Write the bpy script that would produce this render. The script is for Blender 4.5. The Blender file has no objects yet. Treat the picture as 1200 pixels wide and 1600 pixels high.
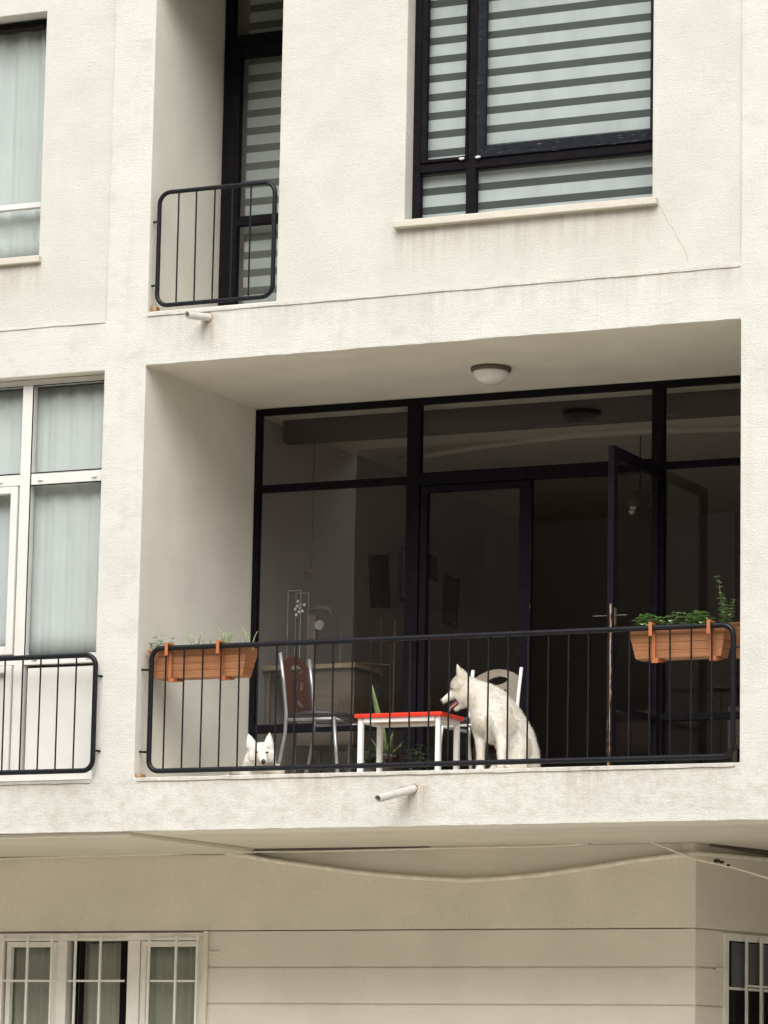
import bpy, bmesh, math, random
import numpy as np
from mathutils import Vector, Matrix
random.seed(7)
PI = math.pi
S = bpy.context.scene
COL = S.collection
# ------------------------------------------------------------------ camera
YAW, PITCH, ROLL, FPX = 0.438586, 0.163539, 0.018797, 5813.33
CAM = Vector((12.37, -22.4, 1.7))
fw = Vector((-math.sin(YAW)*math.cos(PITCH), math.cos(YAW)*math.cos(PITCH), math.sin(PITCH)))
rt0 = Vector((math.cos(YAW), math.sin(YAW), 0)); up0 = rt0.cross(fw)
rt = rt0*math.cos(ROLL) + up0*math.sin(ROLL); up = -rt0*math.sin(ROLL) + up0*math.cos(ROLL)
cd = bpy.data.cameras.new('camera'); cam = bpy.data.objects.new('camera', cd); COL.objects.link(cam)
m3 = Matrix((rt, up, -fw)).transposed()
cam.matrix_world = Matrix.Translation(CAM) @ m3.to_4x4()
cd.sensor_fit = 'VERTICAL'; cd.sensor_height = 24; cd.lens = 24*FPX/1600
cd.clip_end = 500; S.camera = cam
# ------------------------------------------------------------------ sky, sun, exposure
SUN_EL, SUN_AZ = math.radians(46), math.radians(166)      # soft overcast daylight from the street side
w = bpy.data.worlds.new('World'); S.world = w; w.use_nodes = True
nt = w.node_tree; bg = nt.nodes['Background']
sky = nt.nodes.new('ShaderNodeTexSky'); sky.sky_type = 'NISHITA'; sky.sun_disc = False
sky.sun_elevation = SUN_EL; sky.sun_rotation = SUN_AZ; sky.dust_density = 4; sky.ozone_density = 1
hs = nt.nodes.new('ShaderNodeHueSaturation'); hs.inputs['Saturation'].default_value = 0.12
nt.links.new(sky.outputs[0], hs.inputs['Color']); nt.links.new(hs.outputs[0], bg.inputs[0])
bg.inputs[1].default_value = 0.15
sl = bpy.data.lights.new('sun', 'SUN'); sl.energy = 1.0; sl.angle = math.radians(60); sl.color = (1, .98, .925)
so = bpy.data.objects.new('sun', sl); COL.objects.link(so)
sd = Vector((math.sin(SUN_AZ)*math.cos(SUN_EL), math.cos(SUN_AZ)*math.cos(SUN_EL), math.sin(SUN_EL)))
so.rotation_euler = sd.to_track_quat('Z', 'Y').to_euler()
S.view_settings.view_transform = 'Standard'; S.view_settings.look = 'None'; S.view_settings.gamma = 1
S.view_settings.exposure = 0.90

# ------------------------------------------------------------------ pixel -> world helpers (photo of 1200x1600)
def ray(px, py):
    a = (px-600)/FPX; b = (py-800)/FPX
    return rt*a - up*b + fw
def U(px, py, Y=0.0):
    d = ray(px, py); return CAM + d*((Y-CAM.y)/d.y)
def UZ(px, py, z):
    d = ray(px, py); return CAM + d*((z-CAM.z)/d.z)
def UX(px, py, x):
    d = ray(px, py); return CAM + d*((x-CAM.x)/d.x)

# ------------------------------------------------------------------ materials
def N(nt, t, **k):
    n = nt.nodes.new(t)
    for a, b in k.items():
        if hasattr(n, a): setattr(n, a, b)
        else: n.inputs[a].default_value = b
    return n
def base(name):
    m = bpy.data.materials.new(name); m.use_nodes = True
    nt = m.node_tree; return m, nt, nt.nodes['Principled BSDF']
def coords(nt, sc=(1, 1, 1)):
    tc = N(nt, 'ShaderNodeNewGeometry'); mp = N(nt, 'ShaderNodeMapping'); mp.inputs['Scale'].default_value = sc
    nt.links.new(tc.outputs['Position'], mp.inputs['Vector']); return mp.outputs[0]
def noise(nt, v, scale, detail=4, rough=.55):
    n = N(nt, 'ShaderNodeTexNoise'); n.inputs['Scale'].default_value = scale
    n.inputs['Detail'].default_value = detail; n.inputs['Roughness'].default_value = rough
    nt.links.new(v, n.inputs['Vector']); return n.outputs['Fac']
def ramp(nt, f, a, b, ca=(0, 0, 0), cb=(1, 1, 1)):
    r = N(nt, 'ShaderNodeValToRGB'); e = r.color_ramp.elements
    e[0].position = a; e[1].position = b; e[0].color = (*ca, 1); e[1].color = (*cb, 1)
    nt.links.new(f, r.inputs[0]); return r.outputs[0]
def mix(nt, f, a, b, mode='MIX'):
    m = N(nt, 'ShaderNodeMix'); m.data_type = 'RGBA'; m.blend_type = mode
    for s, v in ((0, f), (6, a), (7, b)):
        if isinstance(v, (int, float)): m.inputs[s].default_value = v
        elif isinstance(v, tuple): m.inputs[s].default_value = (*v, 1)
        else: nt.links.new(v, m.inputs[s])
    return m.outputs[2]
def bump(nt, b, h, strength, dist):
    n = N(nt, 'ShaderNodeBump'); n.inputs['Strength'].default_value = strength; n.inputs['Distance'].default_value = dist
    nt.links.new(h, n.inputs['Height']); nt.links.new(n.outputs[0], b.inputs['Normal'])
def add(nt, a, b, op='ADD'):
    n = N(nt, 'ShaderNodeMath'); n.operation = op
    for i, v in enumerate((a, b)):
        if isinstance(v, (int, float)): n.inputs[i].default_value = v
        else: nt.links.new(v, n.inputs[i])
    return n.outputs[0]

def stucco(name, c, dirt=.3, blotch=.25, bumpk=.5, streak=True, under=(), grain=.26, low=0):
    m, nt, b = base(name)
    g = noise(nt, coords(nt), 2.2, 6)
    col = mix(nt, ramp(nt, g, .35, .7), tuple(x*.93 for x in c), tuple(min(1, x*1.05) for x in c))
    # fine sand grain
    gr = noise(nt, coords(nt), 95, 3, .85)
    col = mix(nt, ramp(nt, gr, .30, .70), mix(nt, grain, col, (.26, .23, .18)), mix(nt, grain*.35, col, (.95, .92, .85)))
    # trowel / formwork lines
    tr = noise(nt, coords(nt, (2.5, 2.5, 42)), 1.3, 5, .7)
    col = mix(nt, add(nt, ramp(nt, tr, .60, .74), blotch*.55, 'MULTIPLY'), col, (.42, .37, .29))
    # grey blotches of dirt
    bl = noise(nt, coords(nt, (1, 1, 1.6)), 4.5, 9, .72)
    col = mix(nt, add(nt, ramp(nt, bl, .52, .70), blotch, 'MULTIPLY'), col, (.40, .37, .32))
    if streak:
        st = noise(nt, coords(nt, (9, 9, .55)), 1.0, 5, .6)
        col = mix(nt, add(nt, ramp(nt, st, .56, .78), dirt, 'MULTIPLY'), col, (.45, .39, .30))
    if under or low:
        ge = N(nt, 'ShaderNodeNewGeometry'); sp = N(nt, 'ShaderNodeSeparateXYZ'); nt.links.new(ge.outputs['Position'], sp.inputs[0])
        drip = noise(nt, coords(nt, (16, 16, .8)), 1.0, 5, .65)
        def rng(o_, a, b_):
            r = N(nt, 'ShaderNodeMapRange'); r.inputs[1].default_value = a; r.inputs[2].default_value = b_; nt.links.new(o_, r.inputs[0]); return r.outputs[0]
        for x0, x1, zt, h, k in under:      # weather streaks below a ledge, pipe or sill
            mz = add(nt, rng(sp.outputs[2], zt-h, zt), rng(sp.outputs[2], zt+.03, zt+.028), 'MULTIPLY')
            mx = add(nt, rng(sp.outputs[0], x0-.03, x0+.02), rng(sp.outputs[0], x1+.03, x1-.02), 'MULTIPLY')
            mm = add(nt, add(nt, mz, mx, 'MULTIPLY'), ramp(nt, drip, .36, .62), 'MULTIPLY')
            col = mix(nt, add(nt, mm, k, 'MULTIPLY'), col, (.27, .20, .13))
        if low:                             # heavier mottled grime on the lower band
            b2 = noise(nt, coords(nt, (1, 1, 1.4)), 9, 10, .8)
            mm = add(nt, add(nt, rng(sp.outputs[2], 4.06, 3.99), rng(sp.outputs[2], 3.67, 3.72), 'MULTIPLY'), ramp(nt, b2, .46, .66), 'MULTIPLY')
            col = mix(nt, add(nt, mm, low, 'MULTIPLY'), col, (.33, .27, .20))
    # small dark pits
    pt = noise(nt, coords(nt, (1, 1, 1.8)), 26, 3, .8)
    col = mix(nt, add(nt, ramp(nt, pt, .69, .76), blotch*1.1, 'MULTIPLY'), col, (.22, .18, .13))
    nt.links.new(col, b.inputs['Base Color']); b.inputs['Roughness'].default_value = .93
    h = add(nt, add(nt, noise(nt, coords(nt, (1, 1, 1.5)), 55, 6, .7), add(nt, tr, .35, 'MULTIPLY')), add(nt, g, 2.2, 'MULTIPLY'))
    bump(nt, b, h, bumpk, .012)
    return m
def plain(name, c, rough=.6, metal=0, var=.12, vs=12, bumpk=0, spec=.5):
    m, nt, b = base(name)
    n = noise(nt, coords(nt), vs, 5)
    nt.links.new(mix(nt, ramp(nt, n, .3, .7), tuple(x*(1-var) for x in c), tuple(min(1, x*(1+var)) for x in c)), b.inputs['Base Color'])
    b.inputs['Roughness'].default_value = rough; b.inputs['Metallic'].default_value = metal
    b.inputs['Specular IOR Level'].default_value = spec
    if bumpk: bump(nt, b, noise(nt, coords(nt), vs*5, 4), bumpk, .004)
    return m
def worn(name, c, flake, thr, scale, strength=1, sc=(1, 1, 1), rough=.5):
    m, nt, b = base(name)
    v = coords(nt, sc)
    n = noise(nt, v, scale, 6, .7)
    v2 = noise(nt, coords(nt), 25, 4)
    c0 = mix(nt, ramp(nt, v2, .3, .7), tuple(x*.75 for x in c), tuple(x*1.4 for x in c))
    nt.links.new(mix(nt, add(nt, ramp(nt, n, thr, thr+.03), strength, 'MULTIPLY'), c0, flake), b.inputs['Base Color'])
    b.inputs['Specular IOR Level'].default_value = .04
    b.inputs['Roughness'].default_value = rough; bump(nt, b, n, .5, .004)
    return m
def glass(name, tint=(.97, .985, .98), gain=1.95, rough=.015):
    m = bpy.data.materials.new(name); m.use_nodes = True; nt = m.node_tree
    nt.nodes.clear(); o = N(nt, 'ShaderNodeOutputMaterial')
    t = N(nt, 'ShaderNodeBsdfTransparent'); t.inputs[0].default_value = (*tint, 1)
    g = N(nt, 'ShaderNodeBsdfGlossy'); g.inputs['Roughness'].default_value = rough
    f = N(nt, 'ShaderNodeFresnel'); f.inputs[0].default_value = 1.5
    nz = noise(nt, coords(nt), 1.7, 2); bp = N(nt, 'ShaderNodeBump'); bp.inputs['Strength'].default_value = .12; bp.inputs['Distance'].default_value = .01
    nt.links.new(nz, bp.inputs['Height']); nt.links.new(bp.outputs[0], g.inputs['Normal'])
    ms = N(nt, 'ShaderNodeMixShader')
    ge = N(nt, 'ShaderNodeNewGeometry')
    fr = add(nt, add(nt, f.outputs[0], gain, 'MULTIPLY'), add(nt, 1.0, ge.outputs['Backfacing'], 'SUBTRACT'), 'MULTIPLY')
    nt.links.new(fr, ms.inputs[0])
    nt.links.new(t.outputs[0], ms.inputs[1]); nt.links.new(g.outputs[0], ms.inputs[2]); nt.links.new(ms.outputs[0], o.inputs[0])
    return m
def zebra(name, pitch, z0, frac, light, dark):
    m, nt, b = base(name)
    ge = N(nt, 'ShaderNodeNewGeometry'); sp = N(nt, 'ShaderNodeSeparateXYZ'); nt.links.new(ge.outputs['Position'], sp.inputs[0])
    f = add(nt, add(nt, add(nt, sp.outputs[2], z0, 'SUBTRACT'), pitch, 'DIVIDE'), 0, 'ADD')
    fr = N(nt, 'ShaderNodeMath'); fr.operation = 'FRACT'; nt.links.new(f, fr.inputs[0])
    d = add(nt, fr.outputs[0], frac, 'LESS_THAN')
    wv = noise(nt, coords(nt, (1, 1, .3)), 7, 3)
    lc = mix(nt, ramp(nt, wv, .3, .7), tuple(x*.85 for x in light), light)
    nt.links.new(mix(nt, d, lc, dark), b.inputs['Base Color']); b.inputs['Roughness'].default_value = .8
    return m
def leafm(name, a, b_):
    m, nt, b = base(name)
    nt.links.new(mix(nt, ramp(nt, noise(nt, coords(nt), 40, 3), .3, .7), a, b_), b.inputs['Base Color'])
    b.inputs['Roughness'].default_value = .5
    b.inputs['Transmission Weight'].default_value = 0
    return m
def wood_planks(name, a, b_, sc=(3, 3, 60)):
    m, nt, b = base(name)
    n = noise(nt, coords(nt, sc), 1.5, 5, .6)
    nt.links.new(mix(nt, ramp(nt, n, .35, .65), a, b_), b.inputs['Base Color']); b.inputs['Roughness'].default_value = .6
    bump(nt, b, n, .3, .003)
    return m

WALLC = (.74, .70, .62)
M = {}
M['band'] = stucco('weathered_plaster', (.60, .592, .55), .34, .42, .6, under=[(2.02, 2.22, 3.90, .24, .8), (.43, .55, 7.22, .28, .75), (1.2, 1.5, 4.03, .35, .35), (3.2, 3.5, 4.03, .35, .35), (0, 4.4, 7.26, .22, .22), (0, 4.4, 4.03, .10, .3), (-3, -.35, 4.03, .12, .3)], low=.5)
M['panel'] = stucco('cream_render', (.55, .540, .492), .12, .22, .45, under=[(1.9, 3.8, 7.74, .32, .36), (-3, -.9, 7.74, .3, .4)])
M['recess'] = stucco('balcony_render', (.76, .73, .645), .06, .05, .25, False)
M['ground_wall'] = stucco('painted_boarding', (.80, .745, .63), .05, .05, .15, False)
M['shade_block'] = stucco('shade_block_render', (.30, .28, .23), .05, .05, .15, False)  # for the unseen block added to shade the return wall
M['soffit'] = stucco('soffit_paint', (.66, .62, .53), .04, .06, .2, False)
M['sill'] = stucco('stone_sill', (.56, .52, .44), .1, .15, .3)
M['black'] = plain('black_painted_timber', (.010, .0088, .011), .6, 0, .3, 20, 0, .03)
M['rail'] = plain('black_painted_steel', (.008, .0085, .0115), .34, 0, .4, 30, 0, .22)
M['worn'] = worn('weathered_black_paint', (.014, .016, .019), (.24, .23, .21), .62, 5, .6, (2, 2, 34))
M['leafpaint'] = worn('peeling_door_paint', (.0095, .008, .0115), (.40, .37, .34), .70, 14, .5, (8, 8, 2))
M['peel'] = worn('bare_timber', (.22, .115, .05), (.30, .26, .22), .50, 5, 1, (6, 6, 1.2), .8)
M['flake'] = worn('flaking_edge_paint', (.009, .008, .011), (.30, .26, .22), .64, 7, .8, (3, 3, 1.5), .6)
M['upvc'] = plain('white_upvc', (.62, .605, .57), .35, 0, .04, 4)
M['upvc_wall'] = plain('white_painted_steel', (.80, .775, .71), .5, 0, .06, 8)
M['glass'] = glass('window_glass')
M['zebra'] = zebra('zebra_blind_fabric', .1335, 0, .40, (.47, .49, .488), (.055, .063, .06))
M['curtain'] = plain('sheer_curtain', (.50, .52, .51), .9, 0, .05, 3)
M['curtain2'] = plain('dull_curtain', (.34, .34, .28), .9, 0, .12, 3)
M['curtain3'] = plain('grey_blind', (.09, .10, .10), .9, 0, .15, 3)
M['pipe'] = plain('white_plastic_pipe', (.52, .50, .46), .45, 0, .1, 20)
M['dark'] = plain('dark_hollow', (.02, .018, .015), .9)
M['rust'] = worn('rust_stain', (.30, .19, .11), (.45, .38, .30), .6, 20)
M['terra'] = wood_planks('terracotta_plastic', (.28, .115, .045), (.36, .16, .068), (2, 2, 40))
M['terra_clip'] = plain('orange_clip', (.38, .125, .042), .5, 0, .1)
M['soil'] = plain('soil', (.05, .035, .025), .95)
M['leaf'] = leafm('fresh_leaf', (.17, .29, .10), (.33, .48, .22))
M['leafd'] = leafm('dark_leaf', (.07, .12, .035), (.14, .20, .07))
M['grass'] = leafm('thin_blade', (.16, .24, .10), (.30, .38, .19))
M['red'] = plain('red_lacquer', (.75, .035, .012), .35, 0, .06)
M['white'] = plain('white_enamel', (.80, .79, .76), .4, 0, .05)
M['under'] = plain('table_underside', (.42, .30, .20), .7)
M['steel'] = plain('steel_tube', (.33, .34, .34), .32, .6, .15, 10)
M['cushion'] = plain('black_cushion', (.03, .028, .03), .45, 0, .2, 10, .4)
M['plyred'] = plain('red_brown_plywood', (.075, .036, .025), .5, 0, .2, 8)
M['ply'] = plain('beige_plywood', (.24, .20, .155), .6, 0, .12, 8)
def furmat():
    m, nt, b = base('white_fur')
    n = noise(nt, coords(nt), 7, 4); f = noise(nt, coords(nt, (1.6, 1.6, .6)), 90, 3, .7)
    c = mix(nt, ramp(nt, n, .40, .70), (.84, .81, .75), (.68, .60, .48))
    nt.links.new(mix(nt, ramp(nt, f, .35, .7), c, mix(nt, .12, c, (.45, .38, .28))), b.inputs['Base Color'])
    b.inputs['Roughness'].default_value = .95; b.inputs['Specular IOR Level'].default_value = .15
    bump(nt, b, f, .6, .006); return m
M['furm'] = furmat()
M['nose'] = plain('black_nose', (.02, .018, .02), .35)
M['nosegrey'] = plain('grey_nose', (.10, .09, .10), .4)
M['eye'] = plain('dark_eye', (.035, .028, .022), .25)
M['tongue'] = plain('pink_tongue', (.45, .17, .17), .45)
M['mouth'] = plain('dark_mouth', (.06, .012, .015), .6)
M['opal'] = plain('opal_glass', (.75, .74, .70), .25)
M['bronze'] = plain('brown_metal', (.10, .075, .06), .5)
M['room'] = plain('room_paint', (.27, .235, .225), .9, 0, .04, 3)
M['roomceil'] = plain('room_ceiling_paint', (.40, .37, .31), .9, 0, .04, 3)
M['roomfloor'] = wood_planks('dark_floorboards', (.09, .05, .03), (.14, .08, .05), (8, 1, 1))
M['woodtop'] = wood_planks('oak_top', (.15, .10, .055), (.21, .15, .085), (2, 2, 30))
M['woodbrown'] = wood_planks('brown_cabinet', (.07, .05, .038), (.11, .075, .055), (2, 2, 20))
M['cable'] = plain('painted_cable', (.78, .73, .63), .6)
M['mount'] = plain('picture_mount', (.25, .23, .20), .7)
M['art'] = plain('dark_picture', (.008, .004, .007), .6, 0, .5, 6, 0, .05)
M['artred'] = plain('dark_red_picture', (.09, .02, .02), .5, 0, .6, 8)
M['paving'] = plain('street_paving', (.42, .385, .32), .9, 0, .12, 2)
M['opp'] = plain('brown_render', (.24, .21, .18), .9, 0, .1, 1)
M['opp_window'] = plain('shuttered_window', (.15, .13, .12), .6, 0, .1, 1)
M['oppwin'] = plain('dark_window', (.012, .011, .014), .2, 0, .2, 4, 0, .3)
M['pot'] = plain('dark_pot', (.07, .05, .04), .6, 0, .3, 9)
M['crack'] = plain('hairline_crack', (.42, .31, .2), .95)

# ------------------------------------------------------------------ mesh helpers
class MB:
    def __init__(s): s.bm = bmesh.new(); s.mi = 0
    def face(s, vs):
        try: f = s.bm.faces.new(vs); f.material_index = s.mi; return f
        except ValueError: return None
    def box(s, x0, x1, y0, y1, z0, z1, T=None):
        P = [Vector((x, y, z)) for x in (x0, x1) for y in (y0, y1) for z in (z0, z1)]
        if T: P = [T @ p for p in P]
        v = [s.bm.verts.new(p) for p in P]
        for q in ((0, 1, 3, 2), (4, 6, 7, 5), (0, 4, 5, 1), (2, 3, 7, 6), (0, 2, 6, 4), (1, 5, 7, 3)): s.face([v[i] for i in q])
        return s
    def hexa(s, P):
        v = [s.bm.verts.new(p) for p in P]
        for q in ((0, 1, 3, 2), (4, 6, 7, 5), (0, 4, 5, 1), (2, 3, 7, 6), (0, 2, 6, 4), (1, 5, 7, 3)): s.face([v[i] for i in q])
        return s
    def tube(s, pts, r, n=10, closed=False, cap=True, flat=None):
        pts = [Vector(p) for p in pts]; k = len(pts)
        rs = r if isinstance(r, (list, tuple)) else [r]*k
        rings = []; prev = None
        for i, p in enumerate(pts):
            if closed: t = (pts[(i+1) % k]-pts[i-1])
            else: t = pts[min(i+1, k-1)]-pts[max(i-1, 0)]
            t.normalize()
            if prev is None:
                a = Vector((0, 0, 1)) if abs(t.z) < .9 else Vector((0, 1, 0)); u = t.cross(a).normalized()
            else:
                u = (prev - t*prev.dot(t)).normalized()
            prev = u; v = t.cross(u)
            fl = flat or 1
            rings.append([s.bm.verts.new(p + (u*math.cos(2*PI*j/n) + v*fl*math.sin(2*PI*j/n))*rs[i]) for j in range(n)])
        for i in range(k if closed else k-1):
            A, B = rings[i], rings[(i+1) % k]
            for j in range(n): s.face([A[j], A[(j+1) % n], B[(j+1) % n], B[j]])
        if cap and not closed: s.face(rings[0][::-1]); s.face(rings[-1])
        return s
    def prism(s, poly, axis, a, b):
        # poly in the two other axes, extruded along axis from a to b
        def mk(p, t):
            if axis == 'y': return Vector((p[0], t, p[1]))
            if axis == 'z': return Vector((p[0], p[1], t))
            return Vector((t, p[0], p[1]))
        A = [s.bm.verts.new(mk(p, a)) for p in poly]; B = [s.bm.verts.new(mk(p, b)) for p in poly]
        s.face(A); s.face(B[::-1])
        for i in range(len(poly)): s.face([A[i], A[i-1], B[i-1], B[i]])
        return s
    def lathe(s, prof, c, n=28):
        c = Vector(c); rings = []
        for r, z in prof:
            rings.append([s.bm.verts.new(c + Vector((max(r, 1e-4)*math.cos(2*PI*j/n), max(r, 1e-4)*math.sin(2*PI*j/n), z))) for j in range(n)])
        for A, B in zip(rings, rings[1:]):
            for j in range(n): s.face([A[j], A[(j+1) % n], B[(j+1) % n], B[j]])
        s.face(rings[0][::-1]); s.face(rings[-1]); return s
    def build(s, name, mats, parent=None, smooth=False, bevel=0, seg=2):
        me = bpy.data.meshes.new(name)
        bmesh.ops.recalc_face_normals(s.bm, faces=s.bm.faces[:])
        s.bm.to_mesh(me); s.bm.free()
        if not isinstance(mats, (list, tuple)): mats = [mats]
        for m in mats: me.materials.append(m)
        o = bpy.data.objects.new(name, me); COL.objects.link(o)
        if parent: o.parent = parent; o.matrix_parent_inverse = world_of(parent).inverted()
        if smooth:
            for p in me.polygons: p.use_smooth = True
        if bevel:
            b = o.modifiers.new('bevel', 'BEVEL'); b.width = bevel; b.segments = seg; b.limit_method = 'ANGLE'; b.angle_limit = math.radians(40)
        return o
def world_of(o):
    m = Matrix.Translation(o.location)
    return m if not o.parent else world_of(o.parent) @ o.matrix_parent_inverse @ m
def thing(name, label, cat, loc=(0, 0, 0), group=None):
    o = bpy.data.objects.new(name, None); COL.objects.link(o); o.location = loc; o.empty_display_size = .1
    o['label'] = label; o['category'] = cat
    if group: o['group'] = group
    return o
def tag(o, label, cat, group=None):
    o['label'] = label; o['category'] = cat
    if group: o['group'] = group
    return o

def wall_sheet(xs, zs, solid, y0, y1, outer=True, rev=0):
    """front sheet at y0 with real reveals going back to y1 round every opening"""
    mb = MB(); V = {}
    def v(i, k, y):
        key = (i, k, y)
        if key not in V: V[key] = mb.bm.verts.new((xs[i], y, zs[k]))
        return V[key]
    nx, nz = len(xs)-1, len(zs)-1
    ok = [[solid((xs[i]+xs[i+1])/2, (zs[k]+zs[k+1])/2) for k in range(nz)] for i in range(nx)]
    def S_(i, k): return ok[i][k] if 0 <= i < nx and 0 <= k < nz else None
    for i in range(nx):
        for k in range(nz):
            if not ok[i][k]: continue
            mb.face([v(i, k, y0), v(i+1, k, y0), v(i+1, k+1, y0), v(i, k+1, y0)])
            for (di, dk, a, b) in ((-1, 0, (i, k), (i, k+1)), (1, 0, (i+1, k), (i+1, k+1)), (0, -1, (i, k), (i+1, k)), (0, 1, (i, k+1), (i+1, k+1))):
                n = S_(i+di, k+dk)
                if n is False or (n is None and outer):
                    mb.mi = rev; mb.face([v(*a, y0), v(*b, y0), v(*b, y1), v(*a, y1)]); mb.mi = 0
    return mb
def inrect(x, z, r): return r[0] < x < r[1] and r[2] < z < r[3]

# ------------------------------------------------------------------ street
def structure(o): o['kind'] = 'structure'; return o
g = MB(); g.box(-120, 120, -120, 120, -.3, 0); structure(g.build('ground', M['paving']))
opp = thing('opposite_building', 'brown rendered building across the street, behind the viewer, seen only in reflections', 'building', (0, -38, 0))
g = MB(); g.box(-70, 40, -50, -40, 0, 24); g.build('wall', M['opp'], opp)
for ix in range(12):
    for iz in range(6):
        g = MB(); x = -56+ix*7.5; g.box(x, x+2.2, -40, -39.95, 1.8+iz*3.3, 3.4+iz*3.3); g.build('window', M['opp_window'], opp)

# ------------------------------------------------------------------ the apartment building
B = thing('apartment_building', 'cream rendered apartment block with recessed balcony and black window frames', 'building')
ZL0, ZF, ZC, ZU, ZT = 3.66, 4.03, 6.92, 7.29, 10.2
W = 4.40
xs = [-4.6, -4.2, -.33, 0, W, 4.75, 8.9, 9.3]
zs = [ZL0, ZF, ZC-.012, ZC, ZU-.02, ZU, ZT, 12.6]
holes = [(-4.2, -.33, ZF, ZC-.012), (0, W, ZF, ZC), (4.75, 8.9, ZF, ZC), (-4.2, -.33, ZU-.02, ZT), (0, W, ZU, ZT), (4.75, 8.9, ZU, ZT)]
fs = wall_sheet(xs, zs, lambda x, z: not any(inrect(x, z, h) for h in holes), 0, .30, True, 1)
fs.build('wall_frame', [M['band'], M['recess']], B, bevel=.006)
# render panels, 2 cm behind the frame
pb = wall_sheet([0, 1.0, 1.965, 3.77, W], [ZU, 7.31, 7.79, 9.6, 9.7, ZT],
    lambda x, z: not (inrect(x, z, (0, 1.0, 7.31, 9.7)) or inrect(x, z, (1.965, 3.77, 7.79, 9.6))), .02, .27, False)
pb.mi = 1
cr = [U(*p, .0195) for p in ((1026, 318), (1036, 330), (1042, 345), (1052, 358), (1060, 375), (1071, 392), (1075, 410))]
for a, b in zip(cr, cr[1:]):
    d = Vector((.0016, 0, .0009))
    pb.face([pb.bm.verts.new(q) for q in (a-d, a+d, b+d, b-d)])
pb.build('wall', [M['panel'], M['crack']], B, bevel=.006)
pb = wall_sheet([-4.2, -3.1, -.91, -.33], [ZU-.02, 7.78, 9.6, ZT], lambda x, z: not inrect(x, z, (-3.1, -.91, 7.78, 9.6)), .02, .27, False)
pb.build('wall', M['panel'], B, bevel=.006)
pb = wall_sheet([4.75, 8.9], [ZU, ZT], lambda x, z: True, .02, .27, False); pb.build('wall', M['panel'], B)
pb = wall_sheet([4.75, 8.9], [ZF, ZC], lambda x, z: True, .02, .27, False); pb.build('wall', M['panel'], B)
# raised plaster lips on the floor bands
def lip(x0, x1, z, h=.018, p=.008):
    g = MB(); n = max(2, int((x1-x0)/.09)); prev = None
    for i in range(n+1):
        x = x0+(x1-x0)*i/n; e = random.uniform(-.0025, .0025); q = random.uniform(-.002, .002)
        r_ = [g.bm.verts.new(c) for c in ((x, 0, z+e), (x, -p+q, z+e), (x, -p+q, z+h+e*.5), (x, 0, z+h+e*.5))]
        if prev:
            for j in range(4): g.face([prev[j], r_[j], r_[(j+1) % 4], prev[(j+1) % 4]])
        else: g.face(r_)
        prev = r_
    g.face(prev[::-1]); g.build('plaster_lip', M['band'], B)
lip(0.004, W-.004, ZU-.019); lip(-4.2, -.335, ZU-.036)
lip(-4.6, 9.3, ZL0+.003, .022, .009); lip(.004, W-.004, ZC+.003, .02, .007)
lip(.03, W-.03, ZF-.026, .02, .009); lip(-4.2, -.34, ZF-.028, .02, .009)
# slabs, party walls, back wall
g = MB(); g.box(-4.6, 9.3, .30, 9.2, ZL0+.002, ZF-.002); g.build('floor_slab', M['recess'], B)
g = MB(); g.box(-4.6, 9.3, .30, 9.2, ZC, ZU-.002); g.build('balcony_ceiling', M['recess'], B)
g = MB(); g.box(-4.6, 9.3, .30, 9.2, ZT, ZT+.3); g.build('floor_slab', M['recess'], B)
for x0, x1 in ((-4.6, -4.2), (-.33, 0), (W, W+.35), (8.9, 9.3)):
    for z0, z1 in ((ZF-.002, ZC), (ZU-.002, ZT)):
        g = MB(); g.box(x0, x1, .30, 9.2, z0, z1); g.build('party_wall', M['recess'], B)
g = MB(); g.box(-4.6, 9.3, 9.2, 9.5, 0, 12.6); g.build('back_wall', M['room'], B)
g = MB(); g.box(-4.6, 9.3, .3, 9.2, 12.3, 12.6); g.build('roof', M['room'], B)
g = MB(); g.box(1.0, 1.12, .27, 1.1, ZU, ZT); g.build('party_wall', M['recess'], B)
# rusty scraps in the floor corners
for p in ((0.004, .052, .012, .08, ZF+.001, ZF+.03), (0.004, .052, .03, .09, ZU+.021, ZU+.06)):
    g = MB(); g.box(*p); g.build('corner_tile', M['rust'], B, bevel=.008)

# windows -----------------------------------------------------------------
def frame_bars(mb, rects, y0, y1):
    for i, (x0, x1, z0, z1) in enumerate(rects): mb.box(x0, x1, y0, y1, z0, z1)
def pane(x0, x1, z0, z1, y, parent):
    g = MB(); g.box(x0, x1, y, y+.005, z0, z1); return g.build('pane', M['glass'], parent)

# upper window: weathered black timber
Yw = .14
g = MB(); zb, zt = 7.79, 9.6
zr = U(900, 240, Yw).z     # transom
frame_bars(g, [(1.965, 2.02, zb, zt), (3.745, 3.77, zb, zt), (2.02, 3.745, zb, zb+.018), (2.02, 3.745, zt-.05, zt),
               (2.02, 3.745, zr-.028, zr+.030), ], Yw, Yw+.06)
xm = U(735, 290, Yw).x
g.box(xm-.034, xm+.034, Yw-.002, Yw+.062, zb+.018, zr-.028)
g.box(xm-.022, xm+.042, Yw-.002, Yw+.062, zr+.030, zt-.05)
uw = g.build('window', M['black'], B, bevel=.004); uw['label'] = 'black timber window with striped blind and cream sill'
g = MB()   # sashes
xa = 2.035; xb = xm-.03
def sash(mb, x0, x1, z0, z1, l, r, b, t, y0, y1):
    mb.box(x0, x0+l, y0, y1, z0, z1); mb.box(x1-r, x1, y0, y1, z0, z1)
    mb.box(x0+l, x1-r, y0, y1, z0, z0+b); mb.box(x0+l, x1-r, y0, y1, z1-t, z1)
sash(g, 2.028, xm-.026, zr+.036, zt-.055, .038, .014, .022, .03, Yw-.014, Yw+.035)
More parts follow.
